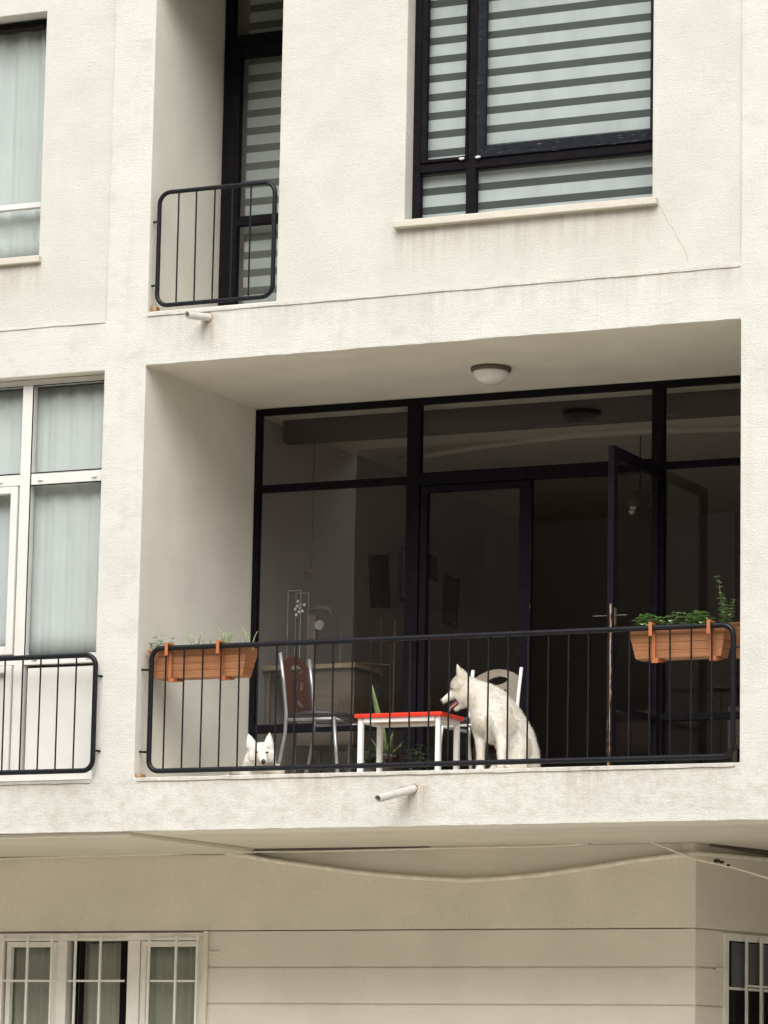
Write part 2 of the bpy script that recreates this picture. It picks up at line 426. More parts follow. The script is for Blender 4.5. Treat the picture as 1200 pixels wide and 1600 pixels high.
g.build('sash', M['black'], uw, bevel=.004)
g = MB(); sash(g, xm+.046, 3.74, zr+.036, zt-.055, .058, .030, .078, .03, Yw-.016, Yw+.035)
g.build('sash', M['worn'], uw, bevel=.005)
for x in (xm-.06, xm+.06):
    g = MB(); g.tube([(x-.018, Yw-.02, zr+.04), (x, Yw-.024, zr+.037), (x+.02, Yw-.02, zr+.04)], [.006, .011, .006], 8); g.build('putty', M['upvc'], uw, smooth=True)
pane(2.066, xm-.04, zr+.058, zt-.08, Yw+.01, uw); pane(xm+.104, 3.71, zr+.114, zt-.08, Yw+.01, uw)
pane(2.02, xm-.034, zb+.018, zr-.028, Yw+.03, uw); pane(xm+.034, 3.745, zb+.018, zr-.028, Yw+.03, uw)
g = MB(); g.box(1.905, 3.815, -.035, Yw-.003, 7.738, 7.788); g.build('sill', M['sill'], uw, bevel=.006)
g = MB(); g.box(2.0, 3.76, .225, .229, 7.80, 9.6)
tag(g.build('roller_blind', M['zebra'], None), 'grey striped zebra blind behind the wide upper window', 'blind')

# bay door on the upper floor
Yd = 1.05
bd = MB()
dl = [U(x, 240, Yd).x for x in (347, 352, 372)]
zt1 = U(400, 62, Yd).z; zmid = U(400, 344, Yd).z
bd.box(.003, .075, Yd, Yd+.07, 7.29, 10.15); bd.box(.97, 1.0, Yd, Yd+.07, 7.29, 10.15)
bd.box(.075, .97, Yd, Yd+.07, 7.29, 7.33); bd.box(.075, .97, Yd, Yd+.07, zt1-.05, zt1+.05); bd.box(.075, .97, Yd, Yd+.07, 10.1, 10.15)
dw = bd.build('bay_door', M['black'], B, bevel=.005)
g = MB(); g.box(.08, .15, Yd-.02, Yd+.04, 7.335, zt1-.055); g.box(.9, .965, Yd-.02, Yd+.04, 7.335, zt1-.055)
g.box(.15, .9, Yd-.02, Yd+.04, 7.335, 7.40); g.box(.15, .9, Yd-.02, Yd+.04, zt1-.13, zt1-.055); g.box(.15, .9, Yd-.02, Yd+.04, zmid-.035, zmid+.035)
g.build('sash', M['black'], dw, bevel=.004)
pane(.15, .9, 7.40, zmid-.035, Yd+.01, dw); pane(.15, .9, zmid+.035, zt1-.13, Yd+.01, dw); pane(.075, .97, zt1+.05, 10.1, Yd+.03, dw)
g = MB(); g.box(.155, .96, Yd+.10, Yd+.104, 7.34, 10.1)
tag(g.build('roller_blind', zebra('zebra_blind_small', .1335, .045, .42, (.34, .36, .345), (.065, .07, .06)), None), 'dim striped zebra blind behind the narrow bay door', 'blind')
g = MB(); g.box(0.002, 1.0, 1.25, 1.3, ZU, ZT); g.build('room_wall', M['room'], B)
g = MB(); g.box(1.12, 4.4, .9, .95, ZU, ZT); g.build('room_wall', M['room'], B)

# upper left window, white frame, curtain
Y2 = .16
g = MB(); zr2 = U(30, 322, Y2).z
frame_bars(g, [(-3.1, -3.05, 7.80, 9.58), (-.928, -.91, 7.80, 9.58), (-3.05, -.928, 7.80, 7.815), (-3.05, -.928, zr2-.022, zr2+.018)], Y2, Y2+.05)
wl = g.build('window', M['upvc'], B, bevel=.004)
g = MB(); g.box(-3.05, -.928, Y2, Y2+.05, 9.555, 9.585); g.build('head_rail', M['black'], wl)
pane(-3.05, -.928, 7.815, zr2-.022, Y2+.02, wl); pane(-3.05, -.928, zr2+.018, 9.555, Y2+.02, wl)
g = MB(); g.box(-3.15, -.885, -.02, Y2-.003, 7.735, 7.785); g.build('sill', M['sill'], wl, bevel=.006)
def curtain(x0, x1, z0, z1, y, amp, wl_, label, mat, seed=1, swag=0):
    r = random.Random(seed); n = int((x1-x0)/.012); mb = MB(); cols = []
    ph = [r.uniform(0, 6) for _ in range(3)]
    for th in (0, .004):
        row = []
        for i in range(n+1):
            x = x0+(x1-x0)*i/n
            colv = []
            for k in range(13):
                t = k/12
                d = amp*(math.sin(x/wl_*6.28+ph[0]+.5*math.sin(x*5+ph[1])+.4*t)+.4*math.sin(x/wl_*2.9*6.28+ph[2]))*(.6+.4*t)
                zt_ = z1 - swag*abs(math.sin((x-x0)/.32*PI))
                colv.append(mb.bm.verts.new((x, y+d+th, z0+(zt_-z0)*t)))
            row.append(colv)
        cols.append(row)
    for row in cols:
        for a, b in zip(row, row[1:]):
            for k in range(12): mb.face([a[k], b[k], b[k+1], a[k+1]])
    A, C_ = cols
    for i in range(n): mb.face([A[i][0], A[i+1][0], C_[i+1][0], C_[i][0]]); mb.face([A[i][12], A[i+1][12], C_[i+1][12], C_[i][12]])
    o = mb.build('curtain', mat, None, smooth=True)
    return tag(o, label, 'curtain')
curtain(-3.04, -.92, 7.82, 9.55, Y2+.12, .013, .19, 'pale curtain hanging behind the upper left window', M['curtain'], 3)
g = MB(); g.box(-4.2, -.33, .9, .95, ZU, ZT); g.build('room_wall', M['room'], B)

# lower left window wall: white plastic frames
Y3 = .10
xv = lambda p, y=740: U(p, y, Y3).x
g = MB()
xL, xR = -4.2, -.335
g.box(xR-.012, xR, Y3, Y3+.07, ZF, ZC-.015)
g.box(xL, xR-.012, Y3, Y3+.07, 6.862, 6.905)
mz0, mz1 = 6.140, 6.222
bz0, bz1 = 4.855, 4.925
xm0, xm1 = -1.045, -.962
for o_ in (0, -1.14, -2.28):
    g.box(xm0+o_, xm1+o_, Y3-.004, Y3+.07, 4.10, 6.862)
for a, b in ((xm1, xR-.012), (xm1-1.14, xm0), (xm1-2.28, xm0-1.14), (xL, xm0-2.28)):
    g.box(a, b, Y3, Y3+.07, mz0, mz1); g.box(a, b, Y3, Y3+.07, bz0, bz1)
g.box(xL, xR-.012, Y3, Y3+.07, ZF+.002, 4.10)
wlow = g.build('window', M['upvc'], B, bevel=.005); wlow['label'] = 'white plastic framed window wall with pale curtains'
g = MB()   # opening casement left of the mullion
sash(g, xm1-1.14+.01, xm0-.008, bz1+.005, mz0-.005, .055, .055, .06, .05, Y3-.02, Y3+.04)
sash(g, xm1-1.14+.01, xm0-.008, 4.105, bz0-.005, .055, .055, .05, .05, Y3-.02, Y3+.04)
g.build('sash', M['upvc'], wlow, bevel=.005)
g = MB()
for a, b in ((xm1, xR-.012), (xm1-1.14, xm0), (xm1-2.28, xm0-1.14), (xL, xm0-2.28)):
    g.box(a+.02, b-.02, Y3+.02, Y3+.05, 4.11, bz0-.02)
g.build('infill_panel', M['upvc'], wlow, bevel=.006)
for a, b in ((xm1, xR-.012), (xm1-1.14, xm0), (xm1-2.28, xm0-1.14), (xL, xm0-2.28)):
    gk = MB()
    gk.box(a, b, Y3-.003, Y3, mz1, mz1+.008); gk.box(a, a+.008, Y3-.003, Y3, bz1, 6.862); gk.box(a+.008, b, Y3-.003, Y3, 6.856, 6.862); gk.box(a+.008, b, Y3-.003, Y3, mz0-.008, mz0)
    gk.build('rubber_seal', M['black'], wlow)
    pane(a, b, mz1, 6.862, Y3+.03, wlow); pane(a, b, bz1, mz0, Y3+.03, wlow)
    for f in (.14, .85):
        for z in (mz0+.04, bz0+.045):
            gh = MB(); gh.box(a+(b-a)*f-.02, a+(b-a)*f+.02, Y3-.014, Y3-.001, z-.012, z+.010); gh.build('hinge_cap', M['upvc_wall'], wlow, bevel=.004)
for k, (a, b) in enumerate(((-.985, -.335), (-2.1, -1.02), (-3.2, -2.14))):
    lb = ['pale green curtain in the right pane of the white window', 'pale green curtain left of the white window mullion', 'pale green curtain at the far left of the white window'][k]
    curtain(a, b, 4.93, 6.86, Y3+.11, .008, .17, lb, M['curtain'], 10+k, .0)
g = MB(); g.box(-4.2, -.33, 1.0, 1.05, ZF, ZC); g.build('room_wall', M['room'], B)

# glazed screen of the balcony -------------------------------------------------
YG = 1.7
g = MB(); D = .06
g.box(.002, .045, YG, YG+D, ZF, 6.915)
g.box(.045, W-.002, YG, YG+D, 6.872, 6.917)
g.box(1.24, 1.345, YG-.004, YG+D, 4.07, 6.872)      # mullion 1
g.box(3.135, 3.225, YG-.004, YG+D, 4.07, 6.872)     # mullion 2
g.box(.045, 1.24, YG, YG+D, 6.292, 6.345)
g.box(1.345, 3.135, YG, YG+D, 6.27, 6.365)
g.box(3.225, W-.002, YG, YG+D, 6.288, 6.335)
g.box(.045, 1.24, YG, YG+D, ZF, 4.07); g.box(3.225, W-.002, YG, YG+D, ZF, 4.07); g.box(1.345, 3.135, YG, YG+D, ZF, 4.07)
g.box(.045, 1.24, YG, YG+D, 4.51, 4.57); g.box(3.225, W-.002, YG, YG+D, 4.51, 4.56)
g.box(W-.05, W-.002, YG+.001, YG+D-.001, 4.07, 6.872)
scr = g.build('glazed_screen', M['black'], B, bevel=.004); scr['label'] = 'black framed glass screen at the back of the balcony'
g = MB(); sash(g, 1.36, 2.225, 4.075, 6.262, .05, .09, .09, .045, YG-.012, YG+.045); g.build('sash', M['leafpaint'], scr, bevel=.004)
for r in ((.045, 1.24, 6.345, 6.872), (.045, 1.24, 4.57, 6.292), (.045, 1.24, 4.07, 4.51), (1.345, 3.135, 6.365, 6.872),
          (1.41, 2.135, 4.165, 6.217), (3.225, W-.05, 6.335, 6.872), (3.225, W-.05, 4.56, 6.288), (3.225, W-.05, 4.07, 4.51)):
    pane(*r, YG+.025, scr)
# peeling line on the doorway stile and the hinge post
for x, z0, z1 in ((2.226, 4.3, 6.2), (3.136, 4.1, 5.25)):
    g = MB(); g.box(x, x+.006, YG-.016, YG-.0122, z0, z1); g.build('worn_edge', M['flake'], scr)
# open door leaf, hinged at mullion 2, standing 90 degrees out over the balcony
door = MB(); xd = 3.165; y0d, y1d = .80, 1.685
zb_, zt_ = 4.10, 6.30
for q in ((y0d, y0d+.075, zb_, zt_), (y1d-.06, y1d, zb_, zt_), (y0d+.075, y1d-.06, zb_, zb_+.10), (y0d+.075, y1d-.06, zt_-.075, zt_), (y0d+.075, y1d-.06, 4.50, 4.535)):
    door.box(xd, xd+.045, q[0], q[1], q[2], q[3])
dr = door.build('balcony_door', M['leafpaint'], B, bevel=.004); dr['label'] = 'black glazed door standing open over the balcony, bare timber showing low on its edge'
for z0, z1 in ((zb_+.10, 4.50), (4.535, zt_-.075)):
    g = MB(); g.box(xd+.02, xd+.025, y0d+.075, y1d-.06, z0, z1); g.build('pane', M['glass'], dr)
g = MB()   # strip of bare timber with ragged edges
z = 4.11; xx = []
while z < 5.22:
    t = (z-4.11)/1.11; wd = (.024 if t < .45 else .019-.008*(t-.45))*random.uniform(.5, 1.0)
    c = xd+.022+(.008 if t > .4 else -.002)*random.uniform(.3, 1.0)
    xx.append((z, c-wd/2, c+wd/2)); z += .025
for (za, a0, a1), (zc, b0, b1) in zip(xx, xx[1:]):
    g.hexa([Vector(p) for p in ((a0, y0d-.003, za), (b0, y0d-.003, zc), (a0, y0d, za), (b0, y0d, zc), (a1, y0d-.003, za), (b1, y0d-.003, zc), (a1, y0d, za), (b1, y0d, zc))])
g.build('bare_strip', M['peel'], dr)
g = MB(); zh = 5.135
g.tube([(xd-.11, y0d+.035, zh), (xd-.004, y0d+.035, zh), (xd+.05, y0d+.035, zh), (xd+.13, y0d+.035, zh)], .0035, 8)
g.box(xd-.006, xd+.051, y0d+.02, y0d+.05, zh-.07, zh+.05)
g.build('handle', M['bronze'], dr, smooth=False)

# room behind the screen ---------------------------------------------------
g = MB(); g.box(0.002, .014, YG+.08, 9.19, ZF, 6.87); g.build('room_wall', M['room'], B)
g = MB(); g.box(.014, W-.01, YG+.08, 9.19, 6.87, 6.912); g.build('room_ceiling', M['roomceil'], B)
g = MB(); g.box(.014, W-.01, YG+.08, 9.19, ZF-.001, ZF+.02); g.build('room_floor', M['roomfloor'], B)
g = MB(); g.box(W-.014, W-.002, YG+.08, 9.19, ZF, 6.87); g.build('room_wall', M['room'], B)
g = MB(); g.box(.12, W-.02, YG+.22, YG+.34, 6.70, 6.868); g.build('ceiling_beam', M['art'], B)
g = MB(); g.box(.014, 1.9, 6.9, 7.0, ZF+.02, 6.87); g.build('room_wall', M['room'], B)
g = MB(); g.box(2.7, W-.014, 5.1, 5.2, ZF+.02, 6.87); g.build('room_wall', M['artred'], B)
# arched plaster rib on the room ceiling
g = MB(); pts = []
for i in range(19):
    t = i/18; x = .3+t*3.9
    pts.append((x, 3.6-.5*math.sin(t*PI), 6.85))
g.tube(pts, .03, 8); g.build('ceiling_rib', M['roomceil'], B, smooth=True)

# soffit and ground floor ---------------------------------------------------
YS = 1.67
g = MB()
g.box(-4.6, 9.3, .30, 9.2, ZL0-.0, ZL0+.0015); g.build('soffit', M['soffit'], B)
a = UZ(178, 1303, ZL0-.03); b = UZ(352, 1325, ZL0-.03)
g = MB(); g.prism([(-4.5, .03), (a.x, .03), (b.x, YS-.16), (b.x-.02, YS-.01), (-4.5, YS-.01)], 'z', ZL0-.03, ZL0-.001)
g.build('soffit_panel', M['soffit'], B, bevel=.004)
g = MB(); g.hexa([Vector(p) for p in ((b.x, YS-.07, ZL0-.018), (b.x, YS-.07, ZL0-.001), (b.x, YS-.01, ZL0-.018), (b.x, YS-.01, ZL0-.001), (1.5, YS-.04, ZL0-.008), (1.5, YS-.04, ZL0-.001), (1.5, YS-.01, ZL0-.008), (1.5, YS-.01, ZL0-.001))]); g.build('painted_shadow', M['bronze'], B)  # thin dark wedge, its colour stands for the shadow gap under the soffit
# curved lower cladding
curve = []
for px, py in ((352, 1330), (390, 1336), (430, 1343), (500, 1353), (560, 1361), (620, 1367), (680, 1371), (730, 1373), (790, 1370), (850, 1364), (920, 1354), (990, 1343), (1050, 1335), (1087, 1331)):
    p = U(px, py, YS); curve.append((p.x, p.z))
xc = 3.492
curve[-1] = (xc, curve[-1][1])
zg = [U(600, y, YS).z for y in (1453, 1511, 1569)]
zc0 = zg[0]
g = MB()
poly = [(-4.6, zc0+.004), (-4.6, ZL0-.034), (curve[0][0]-.3, ZL0-.034)] + [(x, min(z, ZL0-.034)) for x, z in curve] + [(xc, zc0+.004)]
g.prism(poly[::-1], 'y', YS, YS+.044); g.build('ground_floor_wall', M['ground_wall'], B)
xw1 = U(319, 1500, YS).x
g = MB(); g.box(-4.6, xc, YS+.045, YS+.2, 3.065, ZL0-.001); g.box(xw1+.0, xc, YS+.014, YS+.2, 0, 3.064); g.box(-4.6, xw1, YS+.17, YS+.2, 0, 3.064); g.build('ground_floor_wall', M['ground_wall'], B)
# boarding below
g = MB(); zz = [zc0] + zg[1:]
step = zg[0]-zg[1]; z = zg[0]; n = 0
xw1 = U(319, 1500, YS).x
while z > .1:
    zl = z-step
    for (a_, b_) in (((xw1, xc) if zl > 1.2 else (-4.6, xc)),):
        g.box(a_, b_, YS+.003, YS+.0138, zl+.005, z-.003)
    z = zl
g.build('boarding', M['ground_wall'], B, bevel=.006)
g = MB(); g.tube([(x, YS-.008, z-.010) for x, z in curve], .0165, 8, flat=1.0); 
g.build('curved_trim', M['cable'], B, smooth=True)
# return wall to the right of the corner
ang = math.radians(17); dv = Vector((math.sin(ang), math.cos(ang), 0)); nv = Vector((dv.y, -dv.x, 0))
def RW(mb, s0, s1, t0, t1, z0, z1):
    T = Matrix.Translation((xc, YS, 0)) @ Matrix((( dv.x, -nv.x, 0, 0), (dv.y, -nv.y, 0, 0), (0, 0, 1, 0), (0, 0, 0, 1)))
    mb.box(s0, s1, t0, t1, z0, z1, T)
def onrw(px, py):      # pixel -> distance along the return wall, height
    d = ray(px, py); o = Vector((xc, YS, 0)); k = (o-CAM).dot(nv)/d.dot(nv); p = CAM+d*k
    return (p-o).dot(dv), p.z
s1, z1w = onrw(1131, 1456); s2, _ = onrw(1140, 1500)
g = MB(); RW(g, 0.001, 7, .02, .12, 0, ZL0-.001); g.build('return_wall', M['ground_wall'], B)
g = MB()
RW(g, .001, 7, 0, .02, zc0+.004, curve[-1][1]-.0)
z = zg[0]
while z > .1:
    zl = z-step
    if zl > 1.0: RW(g, .001, s1, .004, .02, zl+.006, z-.003)
    else: RW(g, .001, 7, .004, .02, zl+.006, z-.003)
    z = zl
g.build('boarding', M['ground_wall'], B, bevel=.005)
g = MB(); p0 = Vector((xc, YS-.010, curve[-1][1]-.012))
g.tube([p0, p0+dv*.15+nv*.012+Vector((0, 0, .004)), p0+dv*1.5+nv*.012+Vector((0, 0, .02)), p0+dv*4+nv*.012], .0165, 8); g.build('curved_trim', M['cable'], B, smooth=True)
g = MB(); g.box(6.3, 9.3, .9, 9.2, 0, ZL0-.001); g.build('ground_floor_wall', M['shade_block'], B)  # unseen block, added only to darken the return wall
# grilled window in the return wall
g = MB(); sE = s1+2.2; zT = zc0-.015; zB = 1.6; zh = onrw(1165, 1541)[1]
for q in ((s1, s1+.05, zB, zT), (sE-.05, sE, zB, zT), (s1+.05, sE-.05, zT-.05, zT), (s1+.05, sE-.05, zB, zB+.05)): RW(g, q[0], q[1], -.01, .018, q[2], q[3])
rwn = g.build('window', M['upvc_wall'], B, bevel=.004)
g = MB(); RW(g, s1+.05, sE-.05, .012, .017, zB+.05, zT-.05); g.build('pane', M['oppwin'], rwn)
for k in range(12):
    s_ = .53+.17*k
    if s_ > sE-.08: break
    g = MB(); RW(g, s_-.010, s_+.010, -.045, -.035, zB, zT-.02); g.build('grille_bar', M['upvc_wall'], rwn)
g = MB(); RW(g, .53, sE-.05, -.034, -.026, zh-.006, zh+.008); g.build('grille_bar', M['upvc_wall'], rwn)
g = MB(); RW(g, s1+.07, sE-.05, .004, .011, zh-.03, zh-.012); g.build('glazing_bar', M['upvc_wall'], rwn)
for s_ in (.60, .78, 1.3):
    g = MB(); RW(g, s_, s_+.012, .003, .0105, zB+.05, zT-.05); g.build('glazing_bar', M['curtain2'], rwn)
g = MB(); RW(g, s1-.11, s1+.02, -.03, -.016, zT-.27, zT-.245); g.build('bolt', M['upvc_wall'], rwn)
g = MB(); RW(g, s1+.10, sE-.06, .0045, .0105, zh-.0115, zT-.06); g.build('blind', M['curtain3'], rwn)
def RP(s_, t_, z): return Vector((xc, YS, 0))+dv*s_-nv*t_+Vector((0, 0, z))
g = MB(); g.hexa([RP(.15, -.03, ZL0-.014), RP(.15, -.03, ZL0-.001), RP(.15, -.002, ZL0-.014), RP(.15, -.002, ZL0-.001), RP(5, -.03, ZL0-.16), RP(5, -.03, ZL0-.001), RP(5, -.002, ZL0-.16), RP(5, -.002, ZL0-.001)]); g.build('painted_shadow', M['bronze'], B)  # dark tapering strip painted in as the shade between soffit and return wall

# grilled windows in the ground floor wall
def gx(p): return U(p, 1520, YS).x
ztop = zc0-.012
g = MB()
L0 = gx(-300); R0 = gx(319)
g.box(L0, R0, YS-.012, YS+.09, ztop-.055, ztop)
posts = [gx(-260), gx(-110), gx(0)-.005, gx(95), gx(208), gx(313)]
wds = [.08, .08, .05, .10, .085, .03]
for p_, wd in zip([gx(1), gx(97), gx(209), gx(315)], (.05, .085, .10, .035)):
    g.box(p_-wd/2, p_+wd/2, YS-.012, YS+.09, 1.3, ztop-.055)
for q in (-2.75, -2.45): g.box(q, q+.05, YS-.012, YS+.09, 1.3, ztop-.055)
g.box(L0, R0, YS-.012, YS+.09, 1.2, 1.3)
gw = g.build('window', M['upvc_wall'], B, bevel=.005); gw['label'] = 'white framed ground floor window with thin bar grilles'
g = MB()
sash(g, gx(4)+.03, gx(97)-.045, 1.31, ztop-.06, .035, .045, .05, .04, YS+.0, YS+.05)
sash(g, gx(209)+.055, gx(315)-.02, 1.31, ztop-.06, .045, .03, .05, .04, YS+.0, YS+.05)
g.build('sash', M['upvc_wall'], gw, bevel=.004)
g = MB(); g.box(gx(113), gx(117), YS+.03, YS+.06, 1.3, ztop-.058); g.box(gx(121), gx(126), YS+.03, YS+.06, 1.3, ztop-.058); g.box(gx(185), gx(198), YS+.03, YS+.06, 1.3, ztop-.058); g.box(gx(-30), gx(-20), YS+.03, YS+.06, 1.3, ztop-.058)
g.build('dark_sash', M['black'], gw)
pane(L0, R0-.03, 1.3, ztop-.06, YS+.065, gw)
g = MB()
def bars(pv, ph_, x0, x1):
    for p_ in pv: g.box(gx(p_)-.0075, gx(p_)+.0075, YS-.055, YS-.040, 1.3, ztop-.02)
    for z in ph_: g.box(x0, x1, YS-.039, YS-.028, z-.007, z+.007)
hz = [U(160, 1533, YS).z, U(160, 1533, YS).z-.62, ztop-.045]
bars((8, 47, 85), hz, gx(2), gx(92)); bars((122, 161), hz, gx(110), gx(198)); bars((237, 279, 312), hz, gx(232), gx(316)); bars((-40, -80, -120, -160), hz, gx(-200), gx(-20))
g.build('grille', M['upvc_wall'], gw)
g = MB(); g.box(gx(319), gx(325), YS-.03, YS-.002, 1.3, ztop+.01); g.box(gx(323), gx(343), YS-.02, YS-.002, ztop-.145, ztop-.135); g.build('trunking', M['ground_wall'], gw, bevel=.003)
curtain(L0+.1, R0-.05, 1.35, ztop-.07, YS+.075+.012, .006, .07, 'dull folded curtains behind the ground floor window bars', M['curtain2'], 31)

# drain spouts -------------------------------------------------------------
def spout(p0, p1, r, lbl):
    g = MB(); p0 = Vector(p0); p1 = Vector(p1); d = (p1-p0).normalized()
    a_ = Vector((0, 0, 1)); u = d.cross(a_).normalized(); v = d.cross(u)
    n = 20; prof = [(p0-d*.02, r), (p1, r), (p1, r*.84), (p0-d*.02, r*.84)]
    rings = [[g.bm.verts.new(c+(u*math.cos(2*PI*j/n)+v*math.sin(2*PI*j/n))*q) for j in range(n)] for c, q in prof]
    for A, C_ in zip(rings, rings[1:]):
        for j in range(n): g.face([A[j], A[(j+1) % n], C_[(j+1) % n], C_[j]])
    o = g.build('drain_pipe', M['pipe'], B, smooth=False); o['label'] = lbl
    g = MB(); c = p0+Vector((.0, -.004, 0)); pr = []
    for j in range(9):
        an = 2*PI*j/9; rr = r*random.uniform(1.1, 1.5); pr.append((c.x+rr*math.cos(an), c.z+rr*math.sin(an)))
    g.prism(pr, 'y', -.006, .004); g.build('mortar_collar', M['rust'], o, bevel=.003)
    g = MB(); g.tube([p0, p0+d*(p1-p0).length*.6], r*.83, 16); g.build('hollow', M['dark'], o)
spout(U(646, 1233, 0), U(590, 1248, -.33), .027, 'white drain spout under the balcony, pointing down to the left')
spout(U(326, 496, 0), U(292, 492, -.20), .027, 'short white drain spout below the upper railing')

# cables under the soffit ---------------------------------------------------
def cable(pts, r, lbl):
    pts = [Vector(p) for p in pts]; out = []
    for i in range(len(pts)-1):
        p0, p1, p2, p3 = pts[max(i-1, 0)], pts[i], pts[i+1], pts[min(i+2, len(pts)-1)]
        for k in range(6):
            t = k/6
            out.append(.5*((2*p1)+(-p0+p2)*t+(2*p0-5*p1+4*p2-p3)*t*t+(-p0+3*p1-3*p2+p3)*t**3))
    out.append(pts[-1])
    g = MB(); g.tube(out, r, 7)
    return tag(g.build('cable', M['cable'], None, smooth=True), lbl, 'cable')
cable([U(x, y, YS-.05) for x, y in ((-60, 1344), (0, 1342), (120, 1338), (260, 1335), (350, 1331), (500, 1330), (700, 1325), (850, 1322), (930, 1317), (985, 1312), (1003, 1311))] , .007, 'thin painted cable running level under the soffit')
cb = cable([U(x, y, YS-.08) for x, y in ((925, 1317), (975, 1312), (1003, 1311), (1030, 1320), (1087, 1342), (1140, 1354), (1200, 1372), (1270, 1392))], .008, 'painted cable sloping down past the wall corner at right')
g = MB()
for x, y, r in ((1002, 1309, .016), (1012, 1312, .012), (985, 1311, .01), (1120, 1345, .02), (1128, 1347, .014), (1138, 1352, .012), (922, 1317, .01)):
    p = U(x, y, YS-.085); bmesh.ops.create_icosphere(g.bm, subdivisions=1, radius=r, matrix=Matrix.Translation(p) @ Matrix.Diagonal((1.4, 1, .8, 1)))
g.build('cable_clip', M['dark'], cb)

# ------------------------------------------------------------------ railings
def rrect(x0, x1, z0, z1, r, y, n=8):
    pts = []
    for cx, cz, a0 in ((x1-r, z1-r, 0), (x0+r, z1-r, 90), (x0+r, z0+r, 180), (x1-r, z0+r, 270)):
        for k in range(n+1):
            an = math.radians(a0+90*k/n); pts.append((cx+r*math.cos(an), y, cz+r*math.sin(an)))
    return pts
def railing(x0, x1, z0, z1, y, bars_, lbl, stubs, rad=.018, cr_=.075):
    t = thing('balcony_railing', lbl, 'railing', ((x0+x1)/2, y, z0-.03))
    g = MB(); g.tube(rrect(x0, x1, z0, z1, cr_, y), rad, 12, closed=True); g.build('frame', M['rail'], t, smooth=True)
    for x in bars_:
        jx = random.uniform(-.0025, .0025)
        g = MB(); g.tube([(x, y, z0), (x+jx*.5, y, (z0+z1)/2), (x+jx, y, z1)], .0062, 7, cap=False); g.build('baluster', M['rail'], t, smooth=True)
    for p_, q in stubs:
        g = MB(); g.tube([p_, q], .008, 8); g.build('bracket', M['rail'], t)
    return t
ZR0, ZR1 = 4.078, 4.915
railing(.082, 4.335, ZR0, ZR1+.012, .06, [.195+.1426*i for i in range(29)],
    'long black steel railing across the recessed balcony with the dogs', [((.082, .06, z), (.002, .07, z+.005)) for z in (4.21, 4.78)]+[((4.335, .06, z), (W-.001, .06, z)) for z in (4.21, 4.78)])
railing(-4.1, -.295, 4.082, 4.885, -.055, [-.45-.1426*i for i in range(25)],
    'black steel railing in front of the white window at left', [((-.295, -.055, z), (-.27, .0, z)) for z in (4.22, 4.74)])
ux0, ux1 = .055, .963
railing(ux0, ux1, 7.35, 8.165, .035, [ux0+.152+.142*i for i in range(5)],
    'short black steel railing across the narrow upper bay', [((ux0, .035, z), (.002, .05, z)) for z in (7.50, 7.96)], .016, .085)

# ------------------------------------------------------------------ ceiling lamp
cl = UZ(767, 574, ZC); t = thing('ceiling_light', 'round white dome light on the balcony ceiling', 'ceiling light', (cl.x, cl.y, ZC))
g = MB(); g.lathe([(.135, 0), (.142, -.012), (.138, -.03), (.120, -.034)], (cl.x, cl.y, ZC-.001)); g.build('base', M['bronze'], t, smooth=True)
g = MB(); g.lathe([(.128, -.030), (.126, -.045), (.112, -.075), (.085, -.10), (.05, -.116), (.0, -.121)], (cl.x, cl.y, ZC)); g.build('dome', M['opal'], t, smooth=True)

# ------------------------------------------------------------------ planters
def planter(x0, x1, y0, y1, z0, z1, clips, lbl, hooks=True):
    t = thing('planter_box', lbl, 'planter', ((x0+x1)/2, (y0+y1)/2, z0), 'terracotta planters')
    g = MB(); tp = .045; wl_ = .012
    nrow = 4
    def ring(f, off):
        zi = z0+(z1-z0)*f; k = tp*(1-f)
        ex = .3 if x1-x0 > y1-y0 else 1
        return [Vector((x0+k*(1 if x1-x0 > .4 else .5)+off, y0+k*.6+off, zi)), Vector((x1-k*(1 if x1-x0 > .4 else .5)-off, y0+k*.6+off, zi)), Vector((x1-k*(1 if x1-x0 > .4 else .5)-off, y1-k*.6-off, zi)), Vector((x0+k*(1 if x1-x0 > .4 else .5)+off, y1-k*.6-off, zi))]
    levels = [(0, 0)]
    for r in range(1, nrow): levels += [(r/nrow-.012, 0), (r/nrow, .005), (r/nrow+.012, 0)]
    levels += [(.93, 0), (.93, -.006), (1.0, -.006), (1.0, .012), (.85, .014)]
    rings = [[g.bm.verts.new(p) for p in ring(f, o)] for f, o in levels]
    for A, C_ in zip(rings, rings[1:]):
        for j in range(4): g.face([A[j], A[(j+1) % 4], C_[(j+1) % 4], C_[j]])
    g.face(rings[0][::-1]); g.build('box', M['terra'], t, bevel=.002)
    g = MB(); a = ring(.86, .012); a = [v_ for v_ in a]
    g.prism([(v_.x, v_.y) for v_ in a], 'z', z0+(z1-z0)*.80, z0+(z1-z0)*.88); g.build('soil', M['soil'], t)
    for cx in clips:
        g = MB(); hw = .012
        g.box(cx-hw, cx+hw, .028, y0+.03, ZR1+.031, ZR1+.047)         # over the rail
        g.box(cx-hw, cx+hw, .024, .034, ZR1-.045, ZR1+.047)           # front lip
        g.box(cx-hw, cx+hw, .083, .098, z0-.012, ZR1+.031)            # strap
        g.hexa([Vector(p) for p in ((cx-hw, .083, z0-.035), (cx-hw, .083, z0-.003), (cx-hw, y1-.05, z0-.012), (cx-hw, y1-.05, z0-.003), (cx+hw+.02, .083, z0-.035), (cx+hw+.02, .083, z0-.003), (cx+hw+.02, y1-.05, z0-.012), (cx+hw+.02, y1-.05, z0-.003))])
        g.build('bracket', M['terra_clip'], t, bevel=.003)
    return t
planter(.03, .80, .10, .285, 4.725, 4.925, (.212, .61), 'orange terracotta planter box at the left end of the balcony railing')
planter(3.59, 4.27, .10, .285, 4.735, 4.94, (3.775, 4.175), 'orange terracotta planter with mint leaves at the right end of the railing')
